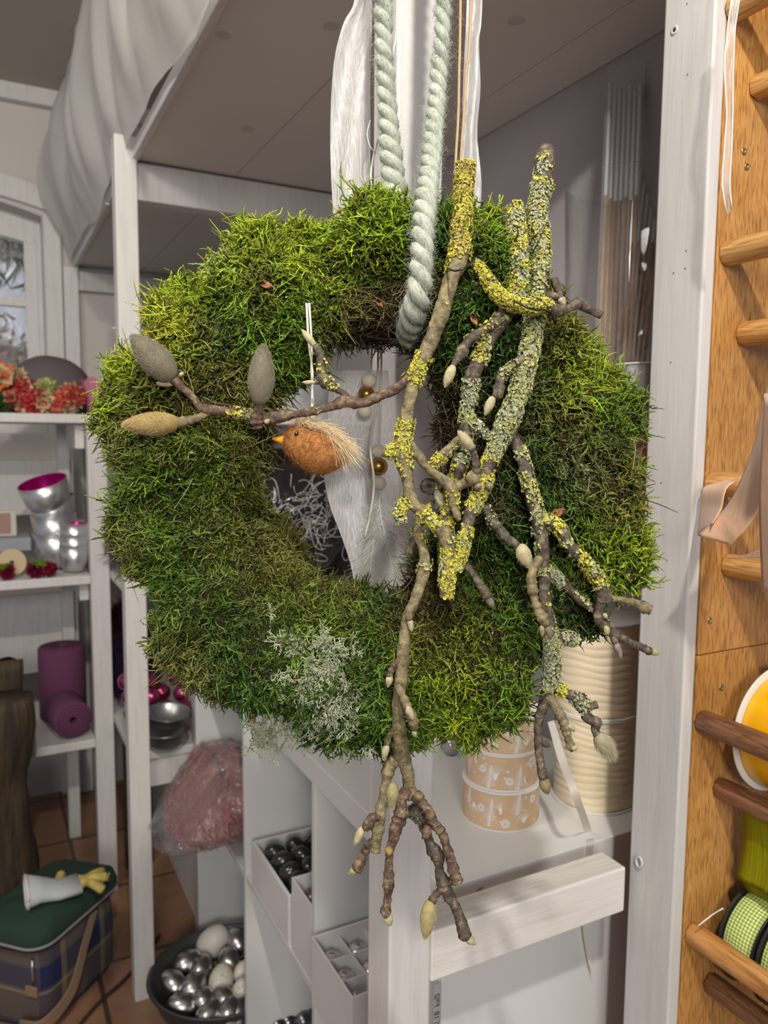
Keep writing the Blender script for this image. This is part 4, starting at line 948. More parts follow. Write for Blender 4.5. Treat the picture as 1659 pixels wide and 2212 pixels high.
# glove
m_gl = mat('grey_glove', (.42, .45, .47), .8, bump=(90, .3, .002)); m_gy = mat('yellow_glove', srgb('#b9a458'), .75, noise=(50, srgb('#8f8040'), .4, .7))
gz = .30
def GP(px, py, dz=0): return AZ(px, py, .288+dz)
gl = thing('garden_glove', 'grey and yellow garden glove lying on the green lid', 'glove', GP(150, 1930, -.02))
cuff0 = GP(58, 1938); hand = GP(125, 1922); kn_ = GP(170, 1908)
ax = norm(kn_-cuff0)
def tubeE(P, R, fl, n=24):
    P = np.array(P, float); V = []; T = norm(np.gradient(P, axis=0)); up = np.array([0, 0, 1.])
    for k in range(len(P)):
        s = norm(np.cross(T[k], up)); v = norm(np.cross(s, T[k]))
        for j in range(n): a = 2*PI*j/n; V.append(P[k]+(s*math.cos(a)+v*math.sin(a)*fl[k])*R[k])
    return V, [(k*n+j, k*n+(j+1) % n, (k+1)*n+(j+1) % n, (k+1)*n+j) for k in range(len(P)-1) for j in range(n)]
V, F = tubeE([cuff0+np.array([0, 0, .012]), cuff0+ax*.03+np.array([0, 0, .008]), hand, kn_], [.042, .036, .034, .036], [.75, .6, .45, .38])
mesh('hand', MB().add(V, F), m_gl, gl, smooth=True, solid=.0025)
side = norm(np.cross(ax, (0, 0, 1)))
a = np.linspace(0, 2*PI, 30); up = norm(np.cross(side, ax))
mesh('cuff_rim', MB().tube([cuff0+np.array([0, 0, .012])+(side*math.cos(t)+up*math.sin(t)*.75)*.042 for t in a], .0035, 8), mat('cuff_white', (.55, .54, .50), .8), gl, smooth=True)
tips = [(218, 1882), (231, 1893), (222, 1900), (220, 1920)]
for k, (px, py) in enumerate(tips):
    r0 = kn_+side*(-.020+.0145*k)*(-1)-ax*.006; tp = GP(px, py, .008 if k in (0, 1) else 0)
    mesh('finger', MB().tube(spline([r0, (r0+tp)/2+np.array([0, 0, .006]), tp-(tp-r0)*.04, tp], .006), [.0105]*(len(spline([r0, (r0+tp)/2, tp-(tp-r0)*.04, tp], .006))-1)+[.004] if False else .0100, 12), m_gy, gl, smooth=True)
r0 = hand-side*.02; tp = GP(133, 1888, .004)
mesh('thumb', MB().tube(spline([r0, (r0+tp)/2, tp], .006), .0105, 12), m_gy, gl, smooth=True)
e0 = cuff0+ax*.05+side*.030; mesh('seam', MB().tube([e0, (e0+kn_+side*.03)/2, kn_+side*.034], .004, 8), m_gy, gl, smooth=True)
# cable on the floor
mesh('shade_board', MB().box((.334, 2.30, 0), (.415, 2.312, .4945)), mat('shade_board_brown', (.035, .020, .013), .6), sm, loc=(.37, 2.3, 0))  # dark board added in place of the shade under the low shelf
o = mesh('cable', MB().tube(spline([AZ(345, 2020, .006), AZ(275, 2110, .006), AZ(215, 2165, .006), AZ(150, 2240, .006)], .01), .004, 8), mat('brown_cable', (.035, .022, .018), .5), loc=AZ(275, 2110, .001), smooth=True); tag(o, 'dark cable running over the tiles beside the cooler bag', 'cable')

# ------------------------------------------------------------------ the moss wreath
OUT = [(780,425),(880,440),(970,470),(1040,450),(1090,480),(1150,560),(1235,650),(1290,740),(1340,810),(1385,900),(1390,1000),(1390,1100),(1412,1190),(1395,1260),(1325,1310),(1295,1390),(1225,1420),(1180,1480),(1155,1540),(1080,1590),(1000,1605),(930,1625),(850,1635),(780,1640),(700,1610),(620,1570),(530,1530),(440,1525),(390,1490),(330,1430),(305,1300),(250,1230),(222,1130),(240,1040),(200,985),(195,920),(215,860),(215,780),(260,765),(310,770),(310,700),(345,620),(400,592),(450,600),(480,530),(530,462),(620,482),(700,470),(740,440)]
INN = [(700,790),(760,752),(850,742),(905,752),(950,830),(968,900),(965,1000),(952,1100),(925,1190),(895,1252),(850,1255),(780,1240),(720,1262),(690,1235),(650,1150),(600,1120),(575,1050),(565,1000),(590,940),(605,880),(640,850),(675,830)]
CX, CY = 785.0, 1005.0
def polar(P):
    a = np.array([math.atan2(-(y-CY), x-CX) for x, y in P]); r = np.array([math.hypot(x-CX, y-CY) for x, y in P])
    o = np.argsort(a); a, r = a[o], r[o]
    return np.concatenate([a-2*PI, a, a+2*PI]), np.tile(r, 3)
AO, RO = polar(OUT); AI, RI = polar(INN)
HH = .050
def wsurf(th, ph, off=0.0):
    """position on the wreath body; ph=pi/2 faces the room's front"""
    th = np.asarray(th); ph = np.asarray(ph)
    tw = (th+PI) % (2*PI)-PI
    ro = np.interp(tw, AO, RO)-34; ri = np.interp(tw, AI, RI)+26
    rm = (ro+ri)/2; rw = (ro-ri)/2
    c, s = np.cos(ph), np.sin(ph); e = .8
    r = rm+rw*np.sign(c)*np.abs(c)**e; h = HH*np.sign(s)*np.abs(s)**e
    L = np.stack([(CX+r*np.cos(th)-829.5)*PXM, (1106-(CY-r*np.sin(th)))*PXM, -(WD-h)], -1)
    return L
def wnoise(L):
    return .013*vnoise(L, 26, 3)+.009*vnoise(L, 62, 4)-.001
def wfull(th, ph):
    L = wsurf(th, ph); e = 1e-3
    n = np.cross(wsurf(th+e, ph)-L, wsurf(th, ph+e)-L); n = norm(n)
    ctr = (wsurf(th, ph*0)+wsurf(th, ph*0+PI))/2; flip = np.sign(np.sum(n*(L-ctr), -1, keepdims=True)); flip[flip == 0] = 1; n = n*flip
    return L+n*wnoise(L)[..., None], n
def toW(L): return C0+L @ RN.T
wroot = thing('moss_wreath', 'round green moss wreath hanging in front of the white post', 'wreath', W(790, 1640, 0))
tt, pp = np.meshgrid(np.linspace(0, 2*PI, 260, endpoint=False), np.linspace(0, 2*PI, 64, endpoint=False), indexing='ij')
L, _n = wfull(tt, pp); L = L-_n*.0055; Vb = toW(L).reshape(-1, 3); a, b = 260, 64
I, J = np.meshgrid(np.arange(a), np.arange(b), indexing='ij')
Fb = np.stack([I*b+J, ((I+1) % a)*b+J, ((I+1) % a)*b+(J+1) % b, I*b+(J+1) % b], -1).reshape(-1, 4)
m_moss = vcmat('moss_leaf', .34, .45, .16)
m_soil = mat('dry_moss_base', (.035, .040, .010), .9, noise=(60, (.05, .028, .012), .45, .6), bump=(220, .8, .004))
bm_ = MB(); bm_.V = [tuple(v) for v in Vb]; bm_.F = [tuple(f) for f in Fb]; bm_.M = [0]*len(Fb)
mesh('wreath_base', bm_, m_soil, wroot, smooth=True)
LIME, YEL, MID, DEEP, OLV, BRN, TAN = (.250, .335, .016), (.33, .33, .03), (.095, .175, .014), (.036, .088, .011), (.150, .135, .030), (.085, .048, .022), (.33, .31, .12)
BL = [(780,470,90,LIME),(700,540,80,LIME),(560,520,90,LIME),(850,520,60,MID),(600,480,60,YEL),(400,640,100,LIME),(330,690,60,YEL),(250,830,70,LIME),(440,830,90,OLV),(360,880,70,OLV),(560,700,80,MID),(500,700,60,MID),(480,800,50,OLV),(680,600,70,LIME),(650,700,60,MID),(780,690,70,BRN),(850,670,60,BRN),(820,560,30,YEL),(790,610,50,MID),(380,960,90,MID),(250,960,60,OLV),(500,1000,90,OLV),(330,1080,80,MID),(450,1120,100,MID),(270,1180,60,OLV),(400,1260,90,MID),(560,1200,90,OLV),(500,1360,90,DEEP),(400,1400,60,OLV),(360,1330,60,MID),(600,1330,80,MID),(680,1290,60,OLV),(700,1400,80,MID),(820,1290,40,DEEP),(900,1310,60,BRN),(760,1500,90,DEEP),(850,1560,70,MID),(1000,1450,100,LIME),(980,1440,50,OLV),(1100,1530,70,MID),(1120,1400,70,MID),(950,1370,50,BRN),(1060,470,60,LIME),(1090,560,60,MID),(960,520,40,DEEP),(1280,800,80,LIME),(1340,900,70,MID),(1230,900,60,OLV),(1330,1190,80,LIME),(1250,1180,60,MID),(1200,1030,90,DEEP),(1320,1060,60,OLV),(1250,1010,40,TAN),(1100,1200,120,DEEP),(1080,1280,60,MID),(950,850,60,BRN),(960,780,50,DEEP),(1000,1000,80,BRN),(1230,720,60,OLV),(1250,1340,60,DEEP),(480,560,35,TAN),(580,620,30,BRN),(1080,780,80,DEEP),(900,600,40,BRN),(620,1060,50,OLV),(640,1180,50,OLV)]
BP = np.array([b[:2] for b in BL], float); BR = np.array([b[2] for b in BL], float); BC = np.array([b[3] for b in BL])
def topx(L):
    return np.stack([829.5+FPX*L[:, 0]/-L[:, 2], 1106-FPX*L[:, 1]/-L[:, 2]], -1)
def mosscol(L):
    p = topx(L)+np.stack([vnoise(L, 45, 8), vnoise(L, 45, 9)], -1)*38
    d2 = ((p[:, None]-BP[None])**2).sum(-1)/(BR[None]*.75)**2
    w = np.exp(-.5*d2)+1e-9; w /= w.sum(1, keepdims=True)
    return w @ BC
NS = 62000
th = rng.uniform(0, 2*PI, NS*2); ph = np.where(rng.random(NS*2) < .8, rng.uniform(-.25*PI+.2, 1.25*PI-.2, NS*2), rng.uniform(-PI, 0, NS*2))
tw = (th+PI) % (2*PI)-PI
rr = (np.interp(tw, AO, RO)+np.interp(tw, AI, RI))/2; keep = rng.random(NS*2) < rr/520; th, ph = th[keep][:NS], ph[keep][:NS]
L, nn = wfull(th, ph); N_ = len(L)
px_ = topx(L)
flow = norm(np.stack([vnoise(L, 38, 11), vnoise(L, 38, 12), vnoise(L, 38, 13)], -1))
clump = vnoise(L, 55, 21)
d = nn*rng.uniform(.1, .8, (N_, 1))+flow*.8+rng.normal(size=(N_, 3))*.55
dn = (d*nn).sum(1, keepdims=True); d = d+nn*np.maximum(.10-dn, 0); d = norm(d)
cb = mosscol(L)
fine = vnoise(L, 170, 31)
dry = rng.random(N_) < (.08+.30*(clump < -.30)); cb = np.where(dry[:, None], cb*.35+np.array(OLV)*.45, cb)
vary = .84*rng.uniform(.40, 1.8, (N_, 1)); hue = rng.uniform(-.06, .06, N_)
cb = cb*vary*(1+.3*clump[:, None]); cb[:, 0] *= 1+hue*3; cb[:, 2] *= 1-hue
Ls = rng.uniform(.0055, .0120, N_)*(1+.30*clump); Rs = rng.uniform(.00066, .00110, N_)
bend = rng.normal(size=(N_, 3))*.45
P0 = L-nn*rng.uniform(.0, .0075, (N_, 1))+nn*((clump*.0025+fine*.0022)[:, None])
NG = 6
s_, cen, T = strands(P0, d, Ls, Rs, bend, NG, 4, cb*np.array([.26, .24, .34]), cb*1.50, taper=.75, wig=.25)  # roots darkened as painted shade between strands; tips bright new growth
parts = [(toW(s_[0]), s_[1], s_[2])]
for k in range(9):
    t = .22+.082*k; i = t*NG; i0 = int(i); f = i-i0
    c = cen[:, i0]*(1-f)+cen[:, min(i0+1, NG)]*f; Tk = T[:, i0]
    rnd = norm(np.cross(Tk, rng.normal(size=(N_, 3)))); dd = norm(Tk*.9+rnd*.8); sd = norm(np.cross(dd, Tk))
    l = Ls*rng.uniform(.07, .15, N_)*(1.1-.4*t)+.0006; w = Rs*.9
    V = np.stack([c-sd*w[:, None], c+sd*w[:, None], c+dd*l[:, None]], 1).reshape(-1, 3)
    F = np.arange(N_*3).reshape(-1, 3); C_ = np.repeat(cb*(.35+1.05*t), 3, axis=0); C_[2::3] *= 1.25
    parts.append((toW(V), F, C_))
sel = rng.random(N_) < .5; idx = np.where(sel)[0]
for k in range(3):
    c = cen[idx, 2+k]; Tk = T[idx, 2+k]; rnd = norm(np.cross(Tk, rng.normal(size=(len(idx), 3))))
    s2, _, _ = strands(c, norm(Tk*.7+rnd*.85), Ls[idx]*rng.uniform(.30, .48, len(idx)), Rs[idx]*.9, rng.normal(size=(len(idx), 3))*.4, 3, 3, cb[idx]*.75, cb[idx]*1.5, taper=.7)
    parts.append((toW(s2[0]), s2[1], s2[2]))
o = bigmesh('moss_strands', parts, m_moss, wroot); o['kind'] = 'stuff'
# dry needles, bits of bark and brown stalks caught in the moss
NB = 620; th = rng.uniform(0, 2*PI, NB); ph = rng.uniform(.0, PI, NB)
hb = 260; th[:hb] = rng.uniform(.35*PI, .60*PI, hb); ph[:hb] = rng.uniform(.62*PI, 1.15*PI, hb)
th[hb:hb+200] = rng.uniform(-.15*PI, .25*PI, 200); ph[hb:hb+200] = rng.uniform(.6*PI, 1.1*PI, 200)
L, nn = wfull(th, ph); fl = norm(np.cross(nn, rng.normal(size=(NB, 3))))
cB = np.where(rng.random((NB, 1)) < .35, np.array([[.27, .22, .12]]), np.array([[.12, .065, .035]]))*rng.uniform(.5, 1.4, (NB, 1))
s_, _, _ = strands(L+nn*.006, norm(fl+nn*.25), rng.uniform(.010, .028, NB), rng.uniform(.0002, .00042, NB), rng.normal(size=(NB, 3))*.12, 4, 4, cB, cB, taper=.5)
o = bigmesh('dry_needles', [(toW(s_[0]), s_[1], s_[2])], m_moss, wroot); o['kind'] = 'stuff'
def hsurf(px, py):
    """front height of the moss above the wreath plane at a photo pixel"""
    a = math.atan2(-(py-CY), px-CX); r = math.hypot(px-CX, py-CY); ro = np.interp(a, AO, RO)-22; ri = np.interp(a, AI, RI)+20
    c = (r-(ro+ri)/2)/((ro-ri)/2)
    if abs(c) > 1: return None
    return HH*(1-abs(c)**2.5)**.4
# a few dead leaves and bark flakes
m_leaf = mat('dead_leaf', srgb('#7c4a30'), .6, noise=(90, srgb('#a87850'), .4, .7))
for px, py, s, rot in ((575, 615, 16, .4), (1024, 690, 15, 1.3), (1205, 1108, 18, -.4), (545, 1550, 12, .9), (820, 655, 12, 1.0), (365, 780, 16, 1.4)):
    h = (hsurf(px, py) or .02)+.010; G = []
    for i in range(7):
        row = []
        for j in range(5):
            u, v = (i/6-.5)*2, (j/4-.5)*2; wd = (1-u*u)**.5*.45
            x, y = u*s, v*wd*s; row.append(W(px+x*math.cos(rot)-y*math.sin(rot), py+x*math.sin(rot)+y*math.cos(rot), h+.003*math.sin(u*3+v*2)+.002*v*v))
        G.append(row)
    mesh('dead_leaf', MB().grid(G), m_leaf, wroot, smooth=True, solid=.0004)
# pale reindeer lichen tuft at the bottom
m_lich = vcmat('reindeer_lichen', .75, .2, .2)
segP, segD, segL, segR = [], [], [], []
def fork(p, d, l, r, depth):
    segP.append(p); segD.append(d); segL.append(l); segR.append(r)
    if depth == 0: return
    for k in range(2 if random.random() < .7 else 3):
        nd = d+np.array([random.gauss(0, .55), random.gauss(0, .55), random.gauss(0, .4)]); nd /= np.linalg.norm(nd)
        fork(p+d*l, nd, l*random.uniform(.65, .85), r*.82, depth-1)
for k in range(190):
    q = random.random()
    if q < .62: px, py = random.gauss(690, 42), random.gauss(1505, 48)
    elif q < .82: px, py = random.gauss(600, 30), random.gauss(1565, 22)
    else: px, py = random.gauss(675, 45), random.gauss(1400, 22)
    if py > 1610: continue
    h = hsurf(px, py); h = .008 if h is None else h
    p = np.array([(px-829.5)*PXM, (1106-py)*PXM, -(WD-h)]); p[:2] *= (WD-h)/WD
    d = norm(np.array([random.gauss(0, .5)+(px-680)/300, random.gauss(0, .5)-(py-1480)/260, 1.0])); fork(p, d, .0058, .00055, 4)
segP, segD, segL, segR = map(np.array, (segP, segD, segL, segR)); n = len(segP)
cl = np.array([[.50, .53, .36]])*rng.uniform(.75, 1.2, (n, 1))
s_, _, _ = strands(segP, segD, segL*1.04, segR, np.zeros((n, 3)), 1, 4, cl, cl*1.1, taper=.15)
o = bigmesh('reindeer_lichen', [(toW(s_[0]), s_[1], s_[2])], m_lich, wroot); o['kind'] = 'stuff'; o['label'] = 'pale grey green reindeer lichen tuft'

# ------------------------------------------------------------------ lichen covered magnolia branches
def bark(name, c1, c2, c3):
    m = mat(name, c1, .62); N = m.node_tree.nodes; Lk = m.node_tree.links; b = N['Principled BSDF']
    tc = N['Texture Coordinate']; t = N.new('ShaderNodeTexNoise'); t.inputs['Scale'].default_value = 190; t.inputs['Detail'].default_value = 9; t.inputs['Roughness'].default_value = .65; Lk.new(tc.outputs['Object'], t.inputs[0])
    r = N.new('ShaderNodeValToRGB'); e = r.color_ramp.elements; e[0].position = .35; e[0].color = (*c1, 1); e[1].position = .66; e[1].color = (*c2, 1); k = e.new(.52); k.color = (*c3, 1)
    Lk.new(t.outputs[0], r.inputs[0])
    v = N.new('ShaderNodeTexVoronoi'); v.inputs['Scale'].default_value = 420; Lk.new(tc.outputs['Object'], v.inputs[0]); r2 = N.new('ShaderNodeValToRGB'); r2.color_ramp.elements[0].position = .10; r2.color_ramp.elements[0].color = (1, 1, 1, 1); r2.color_ramp.elements[1].position = .16; r2.color_ramp.elements[1].color = (0, 0, 0, 1)
    Lk.new(v.outputs['Distance'], r2.inputs[0]); mx = N.new('ShaderNodeMixRGB'); mx.inputs[2].default_value = (.50, .44, .32, 1)
    ml = N.new('ShaderNodeMath'); ml.operation = 'MULTIPLY'; ml.inputs[1].default_value = .6; Lk.new(r2.outputs[0], ml.inputs[0]); Lk.new(ml.outputs[0], mx.inputs[0]); Lk.new(r.outputs[0], mx.inputs[1]); Lk.new(mx.outputs[0], b.inputs['Base Color'])
    q = N.new('ShaderNodeBump'); q.inputs['Strength'].default_value = .9; q.inputs['Distance'].default_value = .0018; Lk.new(t.outputs[0], q.inputs['Height']); Lk.new(q.outputs[0], b.inputs['Normal']); return m
m_bk = bark('olive_bark', srgb('#4f4630'), srgb('#988b62'), srgb('#7c7050'))
m_bkd = bark('grey_brown_bark', srgb('#352c26'), srgb('#857a62'), srgb('#584c3e'))
m_bkr = bark('red_brown_bark', srgb('#3a2622'), srgb('#8f7c55'), srgb('#5f4a3a'))
m_cut = mat('cut_wood', srgb('#a89a62'), .7, noise=(300, srgb('#7c6a40'), .4, .7))
m_flake = vcmat('lichen_flake', .75, .2, .1)
m_bud = vcmat('bud_fur', .7, .25, .15)
YLW, LGR, GRY, ORG = (.66, .60, .085), (.50, .51, .22), (.46, .47, .31), (.56, .42, .09)
BH = .070
def knots(P):
    """resampled 3-D centre line and radii of a pixel polyline (px, py, r_px[, h])"""
    Q = np.array([(p[0], p[1], p[2], p[3] if len(p) > 3 else BH) for p in P], float)
    S = spline(Q, 3.5)
    C = np.array([W(a, b, h) for a, b, r, h in S]); R = np.array([r*PXM*(WD-h)/WD for a, b, r, h in S])
    return C, R, S
def limb(name, P, mt, parent, wob=.07, ring=0.0, lab=None, lichen=None, cut=False):
    C, R, S = knots(P); n = 14; K = len(C)
    al = np.cumsum(np.r_[0, np.linalg.norm(np.diff(C, axis=0), axis=1)])
    Rk = R*(1+(wob+.05)*np.array([float(vnoise(c+7, 150)) for c in C])+ring*.8*np.sin(al*2*PI/.0042+2*np.array([float(vnoise(c+1, 120)) for c in C])))
    if wob >= .1 or ring > 0:
        q_ = .004
        while q_ < al[-1]-.002:
            Rk = Rk*(1+random.uniform(.08, .30)*np.exp(-((al-q_)/random.uniform(.0010, .0018))**2)); q_ += random.uniform(.007, .017)
    mb = MB(); T = norm(np.gradient(C, axis=0)); u = np.cross(T[0], (.3, .2, .93)); u /= np.linalg.norm(u)
    V = []; Nn = []
    for k in range(K):
        u = u-T[k]*np.dot(u, T[k]); u /= np.linalg.norm(u); v = np.cross(T[k], u)
        for j in range(n):
            a = 2*PI*j/n; dd = u*math.cos(a)+v*math.sin(a); V.append((C[k], dd, Rk[k]))
    A = np.array([x[0] for x in V]); Dn = np.array([x[1] for x in V]); Rr = np.array([x[2] for x in V])
    Pv = A+Dn*(Rr*(1+.16*vnoise(A+Dn*Rr[:, None], 300, 5)*.6+.07*vnoise(A+Dn*Rr[:, None], 900, 6)))[:, None]
    mb.V = [tuple(x) for x in Pv]; mb.n = len(mb.V)
    mb.F = [(k*n+j, k*n+(j+1) % n, (k+1)*n+(j+1) % n, (k+1)*n+j) for k in range(K-1) for j in range(n)]+[tuple(range(n))[::-1], tuple((K-1)*n+j for j in range(n))]
    mb.M = [0]*len(mb.F)
    if cut: mb.M[-2] = 1
    o = mesh(name, mb, [mt, m_cut], parent, smooth=True)
    if lab: o['label'] = lab
    if lichen:
        LV, LF, LC, cnt = [], [], [], 0
        for (s0, s1, dens, cols, side) in lichen:      # share of the length, flakes per cm2, colours
            area_ = 2*PI*R.mean()*al[-1]*(s1-s0)*1e4; nf = int(area_*dens*2.1)
            for _ in range(nf):
                s = (s0+(s1-s0)*random.random())*al[-1]; k = max(0, min(K-2, int(np.searchsorted(al, s))-1)); j = random.randrange(n); f1 = random.random(); f2 = random.random()
                q = (Pv[k*n+j]*(1-f2)+Pv[k*n+(j+1) % n]*f2)*(1-f1)+(Pv[(k+1)*n+j]*(1-f2)+Pv[(k+1)*n+(j+1) % n]*f2)*f1; dd = norm(q-C[k]*(1-f1)-C[k+1]*f1)
                if side is not None and float(vnoise(q+3, 85, 17))+.5*float(vnoise(q, 300, 3)) < side: continue
                tg = norm(rng.normal(size=3)); tg = norm(tg-dd*np.dot(tg, dd)); bt_ = np.cross(dd, tg)
                tone = float(vnoise(q+11, 130, 5))*.5+.5; ci = min(len(cols)-1, int((tone*.75+random.random()*.25)*len(cols)))
                rad = random.uniform(.0005, .0015); m_ = 7; col = np.array(cols[ci]); col = (col*random.uniform(.7, 1.15)); col = col*.88+np.array(LGR)*.12
                lift = random.uniform(.0, .0008); LV.append(q+dd*(lift-.0003)); LC.append(col*.62)
                for i in range(m_):
                    a = 2*PI*i/m_; ra = rad*random.uniform(.5, 1.25)
                    LV.append(q+(tg*math.cos(a)+bt_*math.sin(a))*ra+dd*(lift+random.uniform(.0, .0013))); LC.append(col*random.uniform(.75, 1.3))
                for i in range(m_): LF.append((cnt, cnt+1+i, cnt+1+(i+1) % m_))
                cnt += m_+1
        if cnt:
            l_ = bigmesh('lichen', [(np.array(LV), np.array(LF), np.array(LC))], m_flake, o, smooth=False); l_['kind'] = 'stuff'
    return o
def bud(x0, y0, x1, y1, wpx, parent, col, h0=BH, h1=None, hair=.0012, dens=1.0, lab=None, name='bud'):
    h1 = h0 if h1 is None else h1
    a = W(x0, y0, h0); b = W(x1, y1, h1); ax = b-a; Lh = np.linalg.norm(ax); ax = ax/Lh; w = wpx*PXM*(WD-h0)/WD
    prof = [(1e-5, 0), (.45*w, .02*Lh), (.80*w, .15*Lh), (.98*w, .32*Lh), (w, .45*Lh), (.90*w, .62*Lh), (.66*w, .80*Lh), (.32*w, .94*Lh), (1e-5, Lh)]
    S = spline(np.array(prof), Lh/14); S[:, 0] = np.maximum(S[:, 0], 1e-5); k = MB().lathe(S, a, ax, 20)
    V = np.array(k.V); V = V+(vnoise(V+2, 300)[:, None])*.0003; col = np.array(col)
    parts = [(V, np.array(k.F), np.ones((len(V), 3))*col*(.9+.25*vnoise(V*np.array([1, 1, 1.]), 500)[:, None]))]
    nh = int(dens*Lh*w*2*PI*1e6*1.6)
    if nh > 0 and hair > 0:
        kq = rng.uniform(0, len(S)-1.01, nh); Sh = np.interp(kq, np.arange(len(S)), S[:, 1]); Sr = np.interp(kq, np.arange(len(S)), S[:, 0]); an = rng.uniform(0, 2*PI, nh); u = norm(np.cross(ax, (.31, .22, .9))); v = np.cross(ax, u)
        dd = u*np.cos(an)[:, None]+v*np.sin(an)[:, None]; P = a+ax*Sh[:, None]+dd*(Sr-.0001)[:, None]
        cc = (col+.06)*rng.uniform(.8, 1.7, (nh, 1)); s_, _, _ = strands(P, norm(dd*.30+ax*.95+rng.normal(size=(nh, 3))*.16), rng.uniform(.6, 1.3, nh)*hair, .00007, dd*.1, 2, 3, cc, cc*1.3)
        parts.append(s_)
    o = bigmesh(name, parts, m_bud, parent)
    if lab: o['label'] = lab
    return o
FUR, FURY, PALE, GRN = (.20, .175, .115), (.38, .27, .10), (.50, .44, .26), (.40, .40, .16)
DENSE = lambda a, b, d=22, c=(YLW, YLW, LGR), s=None: (a, b, d, c, s)

# --- branch A: yellow lichen stem with the long side twig to the left
A = thing('magnolia_branch', 'yellow lichened magnolia branch with a long furry-budded twig reaching left', 'branch', W(968, 1290, BH), 'lichen covered magnolia branches')
limb('stem', [(1005,356,20,.04),(1000,430,18,.045),(996,500,21,.055),(990,560,22,.064),(972,610,17,.068),(955,670,18,.072),(930,740,17),(903,800,16),(886,860,15),(876,920,16),(868,965,18),(880,1030,15),(889,1080,14),(912,1108,12),(942,1133,12),(965,1165,15),(968,1210,14),(966,1250,16),(962,1292,14)], m_bk, A, cut=True,
     lichen=[DENSE(.0, .24, 42, (YLW, YLW, ORG, LGR)), (.24, .36, 24, (YLW,), .05), (.46, .53, 34, (YLW, YLW, LGR), -.1), (.60, .68, 34, (YLW, YLW, GRY), -.1), (.68, .86, 20, (YLW, LGR), .0), (.86, 1.0, 24, (YLW, YLW, LGR), -.1)])
tw1 = limb('twig', [(888,808,12),(877,823,11),(850,843,10),(830,851,10),(791,868,11),(770,870,12),(748,866,14),(722,876,11),(700,882,9),(670,889,9),(642,894,9),(620,896,11),(595,903,13),(560,903,12),(548,897,10),(524,892,9),(495,889,8),(480,888,11),(446,885,13),(430,876,10),(418,860,8),(407,848,7),(392,836,9),(379,823,10),(372,815,11)], m_bkr, A, .10, lab='long reddish brown twig', lichen=[(.0, .12, 12, (YLW, LGR), .1), (.38, .45, 12, (LGR, GRY), .1), (.60, .74, 14, (LGR, YLW), .0)])
bud(377, 820, 286, 727, 32, tw1, FUR, hair=.0018, dens=1.6, lab='large grey furry bud pointing up left', h1=BH+.008)
tw2 = limb('twig', [(452,888,10),(434,900,9),(415,906,10),(398,910,11),(384,913,12)], m_bk, A, .08, ring=.1)
bud(388, 913, 268, 918, 24, tw2, FURY, hair=.0018, dens=1.6, lab='yellowish furry bud pointing left', h1=BH+.012)
tw3 = limb('twig', [(556,926,10,.082),(553,905,13,.084),(557,888,10,.086),(561,872,9,.088)], m_bkr, A, .1, ring=.15)
bud(561, 876, 569, 748, 27, tw3, FUR, .088, .092, hair=.0018, dens=1.6, lab='large upright grey furry bud')
tw4 = limb('twig', [(752,866,11),(742,850,7),(728,842,7),(712,832,12),(697,815,15),(694,800,10),(693,780,9),(692,765,9),(685,752,9),(680,745,8)], m_bkd, A, .12, ring=.08, lichen=[(.2, .75, 10, (YLW, LGR), .1)])
bud(682, 749, 652, 712, 8, tw4, PALE, hair=.0005)
tw5 = limb('twig', [(690,826,6),(680,826,4)], m_bkd, A); bud(682, 826, 652, 826, 5, tw5, PALE, hair=0)
for x0, y0, x1, y1, w in ((347, 829, 328, 830, 6), (340, 832, 326, 826, 5)): bud(x0+30, y0, x1+10, y1, w, tw1, PALE, hair=0)
bud(395, 812, 388, 805, 6, tw1, PALE, hair=0); bud(572, 915, 582, 905, 6, tw3, PALE, hair=0, h0=.084)
st = limb('stub', [(870,962,16),(855,972,14),(838,978,12),(826,976,10)], m_bk, A, cut=False, lichen=[(0, .8, 40, (YLW, YLW, GRY), None)])
st = limb('stub', [(888,1085,13),(872,1092,12),(862,1105,11),(868,1130,8)], m_bkd, A, lichen=[(0, 1, 34, (LGR, YLW, GRY), None)])
tw6 = limb('twig', [(872,930,10,.066),(885,955,9),(905,985,10),(925,1012,9),(955,1035,10),(975,1055,13),(980,1085,10),(985,1105,9),(992,1125,6)], m_bk, A, .1, lab='smooth olive twig', lichen=[(.7, 1, 10, (YLW,), .1)])
tw7 = limb('twig', [(1008,938,9,.064),(985,955,9,.066),(955,985,11,.066),(935,1005,9,.068),(930,1010,7,.068)], m_bk, A, lichen=[(0, 1, 24, (YLW, LGR), -.1)])

# --- branch B: middle cut stem
B = thing('magnolia_branch', 'shorter cut branch with grey green lichen between the yellow and the tallest one', 'branch', W(968, 1270, BH), 'lichen covered magnolia branches')
limb('stem', [(1113,447,15,.030),(1115,490,18,.040),(1119,540,18,.05),(1121,590,19,.056),(1114,640,21,.06),(1090,680,19,.062),(1062,722,16,.064),(1040,768,17,.064),(1020,815,17,.064),(1014,863,14,.062),(1007,917,15,.062),(1001,971,14,.06),(988,1020,14,.06),(977,1053,14,.06),(969,1107,14,.06),(963,1150,13,.06),(965,1215,14,.06),(968,1272,13,.06)], m_bkd, B, cut=True,
     lichen=[DENSE(0, .30, 40, (LGR, YLW, GRY, LGR)), (.34, .46, 36, (YLW, LGR), -.1), (.50, .70, 40, (LGR, GRY), -.35), (.70, 1, 26, (YLW, LGR), -.05)])
b1 = limb('twig', [(1082,690,10),(1060,703,10),(1040,716,10),(1020,730,10),(1005,746,10),(995,765,13),(986,778,8),(978,792,6)], m_bkd, B, ring=.08, lichen=[(.0, .6, 10, (LGR, YLW), .1)])
bud(980, 788, 961, 835, 11, b1, PALE, hair=.0008)
